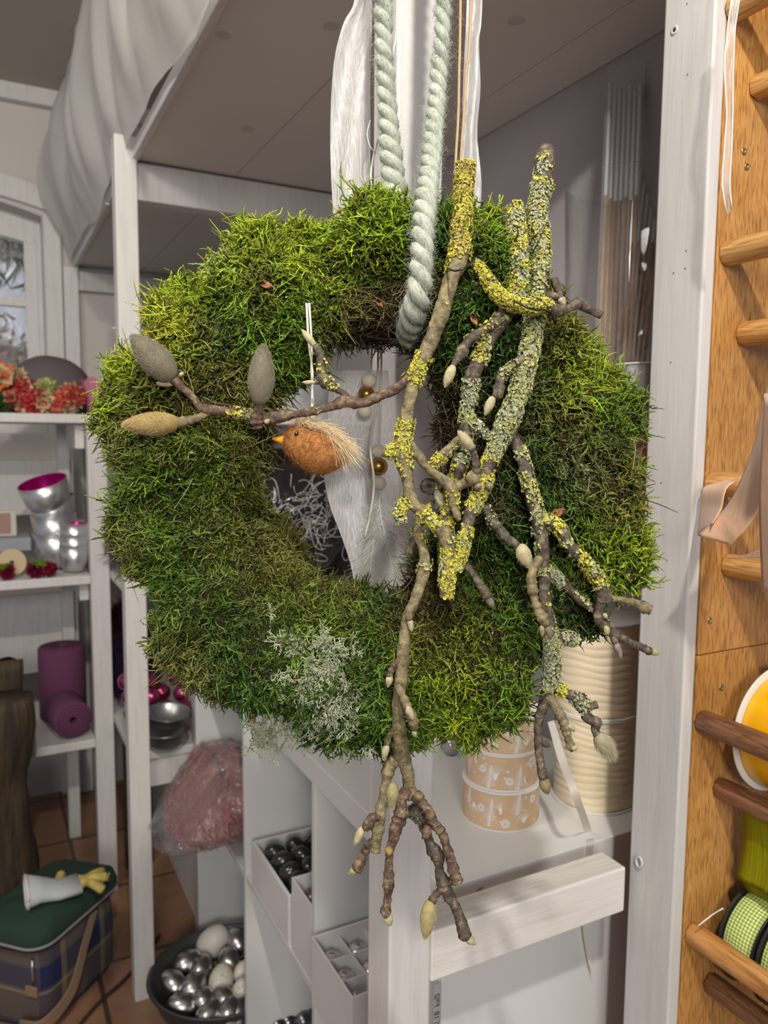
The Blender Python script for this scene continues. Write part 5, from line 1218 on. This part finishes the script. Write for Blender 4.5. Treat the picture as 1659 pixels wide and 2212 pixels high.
limb('twig', [(1008,905,9,.064),(1025,915,9,.066),(1040,930,10,.066),(1052,942,6,.064)], m_bkd, B, lichen=[(0, 1, 40, (LGR, GRY), None)])
b2 = limb('twig', [(1027,1030,11,.074),(1030,1010,9,.078),(1027,995,10,.08),(1022,975,8,.082),(1018,965,9,.084)], m_bkd, B, ring=.2)
bud(1021, 972, 990, 931, 12, b2, PALE, .083, .088, hair=.0006)
limb('stub', [(985,1052,11,.068),(1000,1045,11,.070),(1018,1036,14,.074),(1024,1029,14,.079)], m_bk, B, cut=False)
b3_ = limb('twig', [(945,1048,9,.058),(922,1042,9,.058),(918,1055,10,.058),(940,1062,7,.058)], m_bkd, B, lichen=[(0, .6, 10, (YLW,), .0)]); bud(942, 1058, 956, 1100, 10, b3_, PALE, .06, hair=.0005)

# --- branch C/D: tallest stem with the long right-hand limb
Cb = thing('magnolia_branch', 'tallest lichen branch with a dark cut top whose limbs spread to the lower right', 'branch', W(1183, 1712, .04), 'lichen covered magnolia branches')
limb('stem', [(1180,322,17,.01),(1177,350,21,.014),(1172,400,21,.02),(1160,455,19,.028),(1166,510,20,.036),(1170,555,18,.042),(1162,610,21,.050),(1157,660,21,.056),(1150,720,19,.062),(1136,790,19,.066),(1120,850,21,.068),(1098,905,21),(1075,960,17),(1052,1010,16),(1042,1050,17),(1022,1090,15),(1008,1140,13),(998,1190,13),(985,1232,11)], m_bkd, Cb, cut=True,
     lichen=[(.03, .10, 20, (GRY, YLW), .1), DENSE(.10, .34, 40, (LGR, YLW, GRY, LGR, ORG)), (.34, .40, 20, (LGR,), .1), DENSE(.40, .76, 44, (LGR, LGR, GRY, YLW)), (.76, 1, 30, (LGR, YLW, GRY), -.3)])
c1 = limb('twig', [(1128,775,8,.07),(1108,790,8,.072),(1090,805,9,.072),(1080,822,9,.072),(1078,838,13,.072),(1075,850,13,.072),(1064,860,5,.072)], m_bkd, Cb, ring=.1, lichen=[(0, .6, 14, (LGR, GRY), .0)])
bud(1066, 856, 1048, 896, 10, c1, PALE, .072, hair=.0006)
limb('twig', [(1195,600,8,.045),(1205,625,9,.044),(1212,640,8,.044)], m_bkd, Cb); 
c2 = limb('twig', [(1042,1090,7,.068),(1055,1110,8,.07),(1071,1134,11,.07),(1090,1158,12,.07),(1102,1168,9,.07),(1120,1178,7,.07)], m_bkd, Cb, ring=.08, lichen=[(0, .5, 8, (LGR,), .1)])
bud(1122, 1176, 1143, 1226, 16, c2, PALE, .07, hair=.001)
c3 = limb('twig', [(1000,1215,8,.062),(1018,1235,8,.064),(1032,1255,9,.064),(1045,1275,10,.064),(1055,1293,9,.064)], m_bkd, Cb, ring=.1); bud(1052, 1288, 1066, 1313, 9, c3, FUR, .064, hair=.0003)
for x, y in ((1031, 1052), (1056, 1050)): limb('stub', [(x, y, 8, .072), (x+1, y, 8, .080)], m_bk, Cb)
limb('limb', [(1102,935,14,.060),(1122,975,13,.060),(1138,1030,14,.062),(1152,1085,15,.064),(1165,1130,16,.064),(1172,1190,14,.062),(1176,1250,12,.060),(1178,1300,12,.060),(1186,1350,13,.056),(1192,1400,16,.050),(1192,1450,16,.044),(1182,1490,13,.040),(1174,1525,12,.038),(1163,1560,9,.036),(1163,1610,9,.036),(1168,1650,9,.036),(1174,1680,11,.036)], m_bkd, Cb,
     lichen=[(.05, .40, 34, (YLW, LGR, GRY), -.25), (.42, .58, 24, (YLW, LGR, GRY), -.05), (.56, .74, 60, (GRY, GRY, LGR), None)])
d1 = limb('limb', [(1168,1125,14,.064),(1190,1128,14,.066),(1215,1150,13,.068),(1232,1178,12,.068),(1256,1205,12,.068),(1285,1240,13,.066),(1302,1275,15,.064),(1306,1296,18,.062)], m_bkd, Cb, lichen=[(.0, .35, 40, (LGR, YLW), -.3), (.4, .85, 26, (YLW, LGR), .0)])
limb('twig', [(1310,1294,12,.062),(1330,1294,7,.060),(1350,1297,7,.056),(1372,1303,9,.052),(1390,1312,12,.050),(1405,1318,11,.050)], m_bk, Cb, ring=.12)
d2 = limb('twig', [(1300,1300,10,.062),(1294,1315,9,.060),(1292,1335,10,.060),(1303,1350,10,.058),(1320,1364,11,.056),(1338,1376,10,.054),(1360,1388,8,.050),(1385,1398,8,.048),(1405,1408,9,.046)], m_bkd, Cb, ring=.12)
bud(1402, 1406, 1426, 1411, 8, d2, GRN, .046, hair=0); bud(1308, 1352, 1314, 1372, 7, d2, GRN, .062, hair=0); bud(1304, 1325, 1312, 1337, 5, d2, PALE, .062, hair=0)
d3 = limb('twig', [(1316,1362,7,.056),(1325,1378,7,.056),(1330,1388,7,.056)], m_bkr, Cb); bud(1328, 1385, 1342, 1422, 8, d3, (.30, .24, .22), .056, hair=.0003)
limb('limb', [(1180,1222,10,.056),(1200,1245,11,.054),(1225,1268,10,.052),(1255,1295,12,.052),(1278,1315,8,.054),(1290,1325,6,.056)], m_bkd, Cb, lichen=[(.05, .35, 60, (GRY,), None), (.4, .9, 30, (GRY, LGR), -.1)])
d4 = limb('twig', [(1166,1205,9,.066),(1155,1222,9,.07),(1148,1245,10,.072),(1150,1270,12,.072),(1155,1295,9,.072),(1163,1320,10,.072),(1175,1340,11,.072),(1182,1352,7,.072)], m_bk, Cb, ring=.1)
bud(1170, 1350, 1172, 1375, 6, d4, (.40, .27, .20), .072, hair=0); bud(1182, 1350, 1190, 1382, 8, d4, FUR, .072, hair=.0004)
limb('stub', [(1205,1375,13,.050),(1225,1378,13,.048),(1245,1384,11,.046),(1256,1388,7,.046)], m_bkd, Cb, lichen=[(0, .8, 40, (GRY, LGR), None)])
limb('twig', [(1200,1488,12,.040),(1214,1492,11,.040),(1240,1506,12,.040),(1258,1520,16,.040),(1262,1534,11,.040),(1272,1552,11,.040),(1287,1560,12,.040),(1286,1575,9,.040),(1291,1590,9,.040)], m_bkd, Cb, ring=.05, lichen=[(0, .15, 40, (YLW, LGR), None), (.25, .6, 20, (GRY,), .0)])
limb('stub', [(1262,1526,10,.041),(1276,1526,8,.042),(1290,1522,9,.042)], m_bkd, Cb)
d5 = [o_ for o_ in Cb.children if o_.name.startswith('twig')][-1]
bud(1290, 1584, 1321, 1634, 18, d5, (.36, .32, .20), .040, hair=.004, dens=1.4, lab='feathery furry bud tip')
d6 = limb('twig', [(1180,1500,9,.040),(1195,1520,10,.042),(1208,1542,11,.044),(1220,1568,11,.044),(1226,1590,8,.044),(1232,1612,10,.044),(1238,1620,7,.044)], m_bk, Cb, ring=.15); bud(1228, 1565, 1242, 1580, 7, d6, GRY, .046, hair=.0004); bud(1234, 1618, 1250, 1612, 6, d6, PALE, .046, hair=0)
bud(1172, 1678, 1184, 1716, 12, [o_ for o_ in Cb.children if o_.name.startswith('limb')][0], (.26, .22, .10), .036, hair=.0005)
bud(1170, 1602, 1188, 1614, 7, [o_ for o_ in Cb.children if o_.name.startswith('limb')][0], (.10, .08, .05), .038, hair=.0004)

# --- branch E: long hanging branch at the bottom
E_ = thing('magnolia_branch', 'long smooth branch hanging below the wreath and forking into knobbly twigs', 'branch', W(890, 2040, .03), 'lichen covered magnolia branches')
limb('stem', [(930,1082,11,.050),(905,1130,12,.052),(905,1160,11,.054),(915,1190,11,.056),(918,1225,13,.058),(908,1262,13,.060),(895,1300,12,.062),(880,1335,12,.064),(872,1390,13,.066),(868,1450,14,.066),(861,1510,14,.064),(862,1570,15,.058),(865,1610,18,.052),(868,1632,19,.048),(880,1665,14,.045),(884,1700,14,.043),(892,1722,15,.042)], m_bk, E_, wob=.06, lichen=[(.0, .25, 8, (YLW, LGR), .1)])
limb('stub', [(903,1148,11,.050),(897,1165,10,.050),(888,1182,9,.050),(882,1195,9,.050)], m_bkd, E_)
e1 = limb('twig', [(862,1635,13,.047),(847,1648,14,.046),(838,1665,13,.046),(834,1690,11,.046),(830,1720,11,.046),(824,1745,12,.046),(818,1775,13,.046),(816,1795,12,.046),(812,1820,11,.046),(809,1838,13,.046)], m_bk, E_, lab='green tinged twig', ring=.04, lichen=[(.0, .15, 14, (GRY, LGR), .0)])
e2 = limb('twig', [(818,1765,9,.048),(804,1768,9,.05),(793,1784,12,.05),(783,1788,5,.05)], m_bkr, E_, ring=.15); bud(784, 1786, 765, 1827, 9, e2, PALE, .05, hair=.0003)
e3 = limb('twig', [(806,1818,8,.046),(796,1825,9,.046),(785,1848,10,.046),(776,1868,12,.046),(770,1880,10,.046)], m_bkr, E_, ring=.18); bud(776, 1874, 754, 1888, 9, e3, GRN, .046, hair=.0003)
e4 = limb('twig', [(878,1705,12,.046),(868,1730,11,.048),(866,1760,15,.048),(855,1788,13,.048),(850,1812,11,.048),(842,1838,9,.048),(840,1870,8,.048),(840,1890,13,.048),(839,1910,12,.048),(838,1930,8,.048),(836,1950,9,.048),(833,1968,11,.048),(838,1976,9,.048)], m_bkr, E_, .12, ring=.08)
bud(836, 1972, 843, 2000, 10, e4, PALE, .048, hair=.0003); bud(848, 1840, 830, 1836, 9, e4, FURY, .052, hair=0)
e5 = limb('twig', [(895,1715,13,.044),(910,1732,11,.046),(924,1750,11,.048),(935,1775,11,.048),(955,1800,10,.048),(965,1830,9,.048),(974,1858,11,.048),(981,1885,12,.048),(988,1905,13,.048)], m_bkr, E_, .1, ring=.1, lab='reddish knobbly twig'); bud(984, 1896, 992, 1914, 12, e5, PALE, .048, hair=0)
limb('stub', [(925,1785,9,.05),(920,1800,9,.052),(918,1812,7,.054)], m_bkr, E_, ring=.15)
e6 = limb('twig', [(888,1745,16,.036),(905,1765,12,.036),(920,1795,10,.036),(930,1825,12,.038),(945,1850,16,.038),(948,1865,11,.038),(950,1885,11,.038),(960,1912,15,.038),(968,1932,13,.038),(982,1955,10,.038),(994,1985,12,.038),(1002,2015,13,.038),(1006,2028,10,.038)], m_bkd, E_, .12, ring=.06, lichen=[(0, .12, 26, ((.12, .11, .10),), None)])
bud(1003, 2022, 1029, 2040, 9, e6, PALE, .038, hair=.0003)
e7 = limb('twig', [(955,1918,9,.040),(942,1932,8,.042),(932,1948,10,.044)], m_bkr, E_, ring=.2); bud(930, 1944, 918, 2028, 17, e7, (.42, .35, .16), .044, hair=.0012, dens=1.2, lab='large pointed golden bud')
bud(850, 1690, 845, 1746, 13, e1, (.36, .32, .16), .050, hair=.0008)
e8 = limb('twig', [(860,1480,9,.072),(868,1500,9,.074),(878,1520,10,.074),(886,1540,10,.074),(893,1558,11,.074),(895,1575,8,.072)], m_bk, E_, ring=.12); bud(894, 1572, 896, 1592, 6, e8, PALE, .072, hair=0); bud(880, 1526, 892, 1556, 8, e8, PALE, .078, hair=0)
e9 = limb('twig', [(864,1425,6,.068),(852,1436,7,.068),(844,1450,8,.068),(841,1462,7,.068)], m_bkr, E_, ring=.2); bud(843, 1456, 838, 1484, 8, e9, PALE, .068, hair=.0005)
e10 = limb('twig', [(852,1575,7,.058),(840,1592,7,.058),(834,1612,7,.058)], m_bkr, E_, ring=.2); bud(836, 1606, 828, 1642, 8, e10, PALE, .058, hair=.0005)
e11 = limb('twig', [(893,1305,9,.068),(884,1320,8,.07),(884,1340,9,.07)], m_bk, E_, ring=.15); bud(884, 1334, 890, 1364, 7, e11, PALE, .07, hair=0)

# --- short crooked branch F across the top right
F_ = thing('magnolia_branch', 'short crooked branch with yellow lichen crossing the upper right of the wreath', 'branch', W(1160, 660, .07), 'lichen covered magnolia branches')
limb('stem', [(1024,570,9,.068),(1040,585,11,.070),(1058,612,12,.072),(1080,640,14,.074),(1110,657,14,.076),(1145,662,14,.078),(1178,660,14,.076),(1205,672,13,.070),(1232,664,9,.064),(1250,655,13,.060),(1266,665,10,.058),(1285,674,9,.056),(1300,682,8,.056)], m_bkd, F_, lichen=[(0, .56, 46, (YLW, YLW, YLW, LGR), -.45)])
f2 = limb('twig', [(1180,640,9,.07),(1198,640,8,.07),(1210,645,8,.07),(1218,652,7,.07)], m_bkd, F_); bud(1208, 640, 1220, 662, 9, f2, PALE, .07, hair=.0003)
# binding wire
m_bw = mat('green_black_wire', (.03, .035, .03), .35, .5)
for P in ([(962,578,.066),(985,585,.092),(1010,575,.090),(1033,552,.060)], [(1098,640,.06),(1120,655,.09),(1150,668,.092),(1185,672,.08),(1200,700,.05)]):
    mesh('binding_wire', MB().tube(spline([W(*q) for q in P], .003), .0007, 6), m_bw, wroot, smooth=True)

# ------------------------------------------------------------------ felt bird
bc_ = W(680, 972, .060); ex = norm(W(745, 985, .060)-W(615, 955, .060)); ez = norm(np.array([0, 0, 1])-ex*ex[2]); ey = np.cross(ez, ex)
bird = thing('felt_bird', 'small orange brown felt bird with a fluffy cream tail hanging in the wreath', 'bird ornament', W(680, 1022, .06))
bs = PXM*(WD-.06)/WD
def BPT(x, y, z): return bc_+(ex*x+ey*y+ez*z)*bs      # bird space in photo pixels, x to tail, z up
prof = spline(np.array([(0.5, -68), (14, -66), (26, -60), (36, -46), (42, -28), (48, -6), (50, 14), (44, 34), (32, 50), (18, 63), (6, 72), (.5, 74)], float), 4); prof[:, 0] = np.maximum(prof[:, 0], .4)
V = []; nb = 36
for r, x in prof:
    zc_ = 12*max(0, (-x-20)/48)-0*max(0, x/74)
    for j in range(nb): a = 2*PI*j/nb; V.append(BPT(x, r*.92*math.cos(a), r*math.sin(a)+zc_))
V = np.array(V); K = len(prof); F = np.array([(k*nb+j, k*nb+(j+1) % nb, (k+1)*nb+(j+1) % nb, (k+1)*nb+j) for k in range(K-1) for j in range(nb)])
m_fur = vcmat('felt_wool', .9, .1, .1); fc = np.array((.40, .175, .055)); Vn = norm(V-bc_); V = V+Vn*(vnoise(V, 350)[:, None]*.0006)
n = 5200; ii = rng.integers(nb*2, len(V)-nb*2, n); P = V[ii]+rng.normal(size=(n, 3))*.0004; d = norm(np.cross(Vn[ii], rng.normal(size=(n, 3)))+Vn[ii]*rng.uniform(.0, .35, (n, 1)))
cc = fc*rng.uniform(.55, 1.7, (n, 1)); s_, _, _ = strands(P, d, rng.uniform(.002, .0045, n), .00009, -Vn[ii]*.35+rng.normal(size=(n, 3))*.3, 4, 3, cc, cc, .3)
bigmesh('body', [(V, F, np.ones_like(V)*fc*(1+.3*vnoise(V, 500)[:, None])), s_], m_fur, bird)
bk = MB().lathe([(1e-5, -30), (3, -28), (8, -16), (12, -4), (13, 4), (8, 8)], (0, 0, 0), (0, 0, 1), 18)
bk.V = [tuple(BPT(-66+z, x, y*.9+6+(z+4)*.10)) for x, y, z in bk.V]
mesh('beak', bk, mat('orange_felt', srgb('#e79a1a'), .85, bump=(900, .4, .0004)), bird, smooth=True)
mesh('eye', MB().ball(BPT(-42, -32, 26), 4.6*bs, 14), mat('bead_black', (.004, .004, .004), .1, coat=.5), bird, smooth=True)
n = 2600; t = rng.random(n); cr_ = np.array((.90, .70, .44)); root = np.array([BPT(-36+70*q, rng.normal()*13, 50+6*math.sin(q*3)-14*q*q+rng.normal()*4) for q in t])
d = norm(ex*1.0+rng.normal(size=(n, 3))*.30-ez*(.28+.35*t[:, None])+ez*.30*(1-t[:, None])); cc = cr_*rng.uniform(.75, 1.25, (n, 1))
s_, _, _ = strands(root, d, (18+62*t**1.2)*bs*rng.uniform(.55, 1.1, n), .00013, -ez*.16+rng.normal(size=(n, 3))*.08, 5, 3, cc*.85, cc*1.15, .6)
tp = rng.random(500); r2 = np.array([BPT(-52+44*q, rng.normal()*10, 46+rng.normal()*4) for q in tp]); d2 = norm(-ex*.25+ez*.9+rng.normal(size=(500, 3))*.55); c2_ = cr_*rng.uniform(.8, 1.25, (500, 1))
s3, _, _ = strands(r2, d2, rng.uniform(10, 26, 500)*bs, .00013, rng.normal(size=(500, 3))*.3, 4, 3, c2_*.9, c2_*1.15, .6)
o = bigmesh('feather_tail', [s_, s3], m_fur, bird); o['kind'] = 'stuff'
m_str = mat('white_string', (.62, .60, .52), .7, bump=((900, 900, 300), .4, .0005))
mesh('hanging_string', MB().tube(spline([W(662, 655, .060), W(667, 740, .061), W(675, 800, .061), W(674, 870, .058), W(675, 926, .060)], .004), .0008, 8), m_str, bird, smooth=True)
mesh('hanging_string', MB().tube(spline([W(668, 655, .060), W(673, 740, .060), W(673, 800, .060), W(677, 870, .057), W(678, 926, .060)], .004), .0008, 8), m_str, bird, smooth=True)

# ------------------------------------------------------------------ thick wool cords, sheer ribbon and strings
m_wool = vcmat('sage_wool', .95, .1, .12)
def cord(P, label):
    S = spline(np.array(P, float), 4.0); Cn = np.array([W(a, b, h) for a, b, r, h in S]); R = np.array([r*PXM*(WD-h)/WD for a, b, r, h in S])
    T = norm(np.gradient(Cn, axis=0)); u = np.cross(T[0], (0, 1, 0)); u /= np.linalg.norm(u); al = np.cumsum(np.r_[0, np.linalg.norm(np.diff(Cn, axis=0), axis=1)])
    U = []
    for k in range(len(Cn)): u = u-T[k]*np.dot(u, T[k]); u /= np.linalg.norm(u); U.append(u)
    U = np.array(U); Vv = np.cross(T, U)
    t = thing('wool_cord', label, 'cord', Cn[-1], 'twisted wool cords'); col = np.array((.47, .50, .42))
    for s0 in (0, PI):
        an = s0-al*2*PI/.024; c = Cn+(U*np.cos(an)[:, None]+Vv*np.sin(an)[:, None])*(R*.48)[:, None]
        k = MB().tube(c, R*.60, 14); V = np.array(k.V); nrm = norm(V-np.repeat(c, 14, axis=0)); V = V+nrm*vnoise(V, 400)[:, None]*.0005
        n = int(al[-1]/.001*24); ii = rng.integers(0, len(V), n); Tt = np.repeat(norm(np.gradient(c, axis=0)), 14, axis=0)
        d = norm(Tt[ii]*rng.choice([-1, 1], (n, 1))*1.0+nrm[ii]*rng.uniform(0, .45, (n, 1))+rng.normal(size=(n, 3))*.35); cc = col*rng.uniform(.8, 1.35, (n, 1))
        s_, _, _ = strands(V[ii], d, rng.uniform(.002, .006, n), .00007, rng.normal(size=(n, 3))*.35-nrm[ii]*.2, 4, 3, cc, cc*1.1, .3)
        F3 = np.array([f for f in k.F if len(f) == 4]); bigmesh('ply', [(V, F3, np.ones_like(V)*col*(1+.18*vnoise(V, 300)[:, None])), s_], m_wool, t)
    return t
cord([(824,-420,19,.0),(828,60,19,.0),(832,150,19,.0),(838,250,21,.0),(846,350,24,.0),(852,420,25,.0),(856,480,25,.0)], 'left twisted sage green wool cord running behind the wreath top')
cord([(960,-420,18,.0),(956,40,17,.0),(948,150,18,.0),(940,250,19,.012),(930,350,21,.03),(920,430,24,.050),(913,500,24,.063),(910,570,24,.068),(905,630,26,.066),(893,680,28,.052),(880,725,27,.02)], 'right twisted sage green wool cord wrapping over the wreath front')
m_sheer = sheer('sheer_white_ribbon', (.93, .91, .90), .66, .25, (900, 900, 30), .8)
def vrib(name, label, Lf, Rf, dep, dep2, cat='ribbon', mt=m_sheer, wave=.004):
    a = spline(np.array(Lf, float), 12); b = spline(np.array(Rf, float), 12); n = min(len(a), len(b)); ia = np.linspace(0, len(a)-1, n); a = np.stack([np.interp(ia, np.arange(len(a)), a[:, q]) for q in (0, 1)], 1); ib = np.linspace(0, len(b)-1, n); b = np.stack([np.interp(ib, np.arange(len(b)), b[:, q]) for q in (0, 1)], 1)
    G = []
    for k in range(n):
        row = []
        for j in range(15):
            f = j/14; x, y = a[k]*(1-f)+b[k]*f; row.append(D(x, y, dep+(dep2-dep)*f+wave*math.sin(f*7+k*.12)))
        G.append(row)
    o = mesh(name, MB().grid(G), mt, loc=D(Lf[-1][0], Lf[-1][1], dep), smooth=True); return tag(o, label, cat)
vrib('sheer_ribbon', 'wide sheer white ribbon hanging left of the wool cords', [(800,-420),(788,-200),(768,-10),(742,50),(722,130),(714,250),(715,380),(722,480)], [(812,-420),(808,-200),(804,0),(803,80),(800,160),(800,260),(800,380),(800,480)], .628, .622)
vrib('sheer_ribbon', 'narrower sheer ribbon hanging right of the white post', [(1012,-420),(1008,0),(1004,100),(1000,200),(998,300),(995,400),(995,480)], [(1050,-420),(1042,0),(1035,90),(1038,190),(1031,290),(1040,390),(1036,480)], .648, .644)
vrib('sheer_ribbon', 'sheer white ribbon end hanging behind the felt bird', [(712,800),(706,920),(698,1010),(712,1090),(738,1160),(760,1230),(768,1300)], [(838,800),(850,920),(860,1010),(862,1090),(862,1160),(862,1230),(860,1300)], .668, .672)
def string(P, r, mt, label, fuzz=0, name='string', cat='string'):
    Cn = spline([D(*q) for q in P], .004); k = MB().tube(Cn, r, 8)
    if not fuzz: o = mesh(name, k, mt, loc=Cn[-1], smooth=True)
    else:
        V = np.array(k.V); n = fuzz; ii = rng.integers(0, len(V), n); cc = np.array((.55, .42, .28))*rng.uniform(.8, 1.3, (n, 1))
        s_, _, _ = strands(V[ii], norm(rng.normal(size=(n, 3))), rng.uniform(.002, .007, n), .00005, rng.normal(size=(n, 3))*.5, 4, 3, cc, cc, .3)
        o = bigmesh(name, [(V, np.array([f for f in k.F if len(f) == 4]), np.ones_like(V)*np.array((.52, .38, .24))), s_], m_wool, loc=Cn[-1])
    return tag(o, label, cat)
string([(1000,-420,.600),(994,60,.600),(992,150,.600),(990,250,.600),(984,360,.598),(984,480,.595)], .0011, None, 'left strand of fuzzy beige jute twine beside the sheer ribbon', 350, 'jute_twine', 'twine')
string([(1026,-420,.602),(1016,60,.602),(1008,150,.602),(1002,250,.602),(996,340,.600),(993,420,.598)], .0012, None, 'right strand of fuzzy beige jute twine ending at the yellow branch', 350, 'jute_twine', 'twine')
string([(846,-420,.640),(845,30,.640),(843,100,.640),(842,160,.640)], .0009, m_str, 'thin white string beside the left wool cord, nearest to it')
string([(862,-420,.642),(857,30,.642),(850,110,.642),(845,165,.642)], .0009, m_str, 'thin white string slanting towards the left wool cord')
string([(800,260,.602),(793,290,.600),(800,318,.600),(812,330,.600)], .0004, m_str, 'fine white thread curling left of the wool cord')
string([(816,300,.600),(805,350,.602),(801,390,.604),(807,440,.606),(812,480,.606)], .0010, m_str, 'white string running down into the top of the moss')
# strings, wooden beads and feathers inside the hole
string([(806,700,.640),(803,770,.645),(800,820,.650)], .0008, m_str, 'upper white string carrying the top wooden beads')
string([(818,700,.650),(814,860,.650),(800,960,.645),(808,1040,.640),(800,1110,.645),(788,1160,.648)], .0010, m_str, 'silvery cord hanging past the golden bead')
string([(826,700,.655),(822,860,.652),(820,960,.650),(817,975,.648)], .0009, m_str, 'white string holding the lower trio of beads')
m_bw1 = mat('raw_wood_bead', (.76, .65, .53), .6, noise=(150, (.66, .55, .43), .4, .7)); m_bg = mat('golden_bead', (.42, .24, .06), .28, .75, noise=(90, (.28, .15, .04), .4, .7))
for px, py, r, dp, mt, lab in ((797, 822, 17, .652, m_bw1, 'raw wooden bead highest in the wreath hole'), (791, 852, 19, .652, m_bg, 'gold painted bead behind the twig'), (788, 888, 16, .654, m_bw1, 'raw wooden bead just below the horizontal twig'),
                                (817, 975, 16, .650, m_bw1, 'raw wooden bead on top of the golden bead'), (817, 1008, 21, .650, m_bg, 'large golden bead in the lower trio'), (819, 1044, 16, .650, m_bw1, 'raw wooden bead under the golden bead')):
    c = D(px, py, dp); R_ = r*dp/FPX
    k = MB().lathe([(R_*.12, -R_*.93)]+[(R_*math.sin(q), -R_*.95*math.cos(q)) for q in np.linspace(.15, PI-.15, 14)]+[(R_*.12, R_*.93)], c, (.02, .01, 1), 24, closed=True)
    o = mesh('bead', k, mt, loc=c, smooth=True); tag(o, lab, 'bead', 'beads strung in the wreath hole')
m_fea = vcmat('white_feather', .6, .2, .35)
def feather(P, wpx, label, n=420):
    Cn = spline([D(*q) for q in P], .002); T = norm(np.gradient(Cn, axis=0)); view = norm(Cn.mean(0)-C0); side = norm(np.cross(T, view)); K = len(Cn)
    ii = rng.integers(int(K*.05), K-1, n); sg = rng.choice([-1, 1], n); f = ii/K; w = wpx*PXM*np.sin(PI*np.clip(f*.85+.12, 0, 1))**.6
    cc = np.array((.78, .76, .72))*rng.uniform(.9, 1.1, (n, 1))
    s_, _, _ = strands(Cn[ii], norm(side[ii]*sg[:, None]*.6+T[ii]*.8+rng.normal(size=(n, 3))*.15), w*rng.uniform(.7, 1.2, n), .00012, rng.normal(size=(n, 3))*.12, 4, 3, cc, cc, .5)
    k = MB().tube(Cn, np.linspace(.0007, .0002, K), 6); q = (np.array(k.V), np.array([z for z in k.F if len(z) == 4]), np.ones((len(k.V), 3))*.75)
    o = bigmesh('feather', [s_, q], m_fea, loc=Cn[0]); return tag(o, label, 'feather', 'white feathers below the beads')
feather([(817,1062,.650),(815,1100,.650),(808,1160,.650),(800,1230,.652),(798,1290,.652)], 60, 'white feather on the left of the pair under the beads', 700)
feather([(819,1062,.648),(822,1110,.646),(835,1170,.646),(848,1230,.646),(850,1290,.646)], 62, 'white feather on the right of the pair under the beads', 800)
scene.cycles.transparent_max_bounces = 24
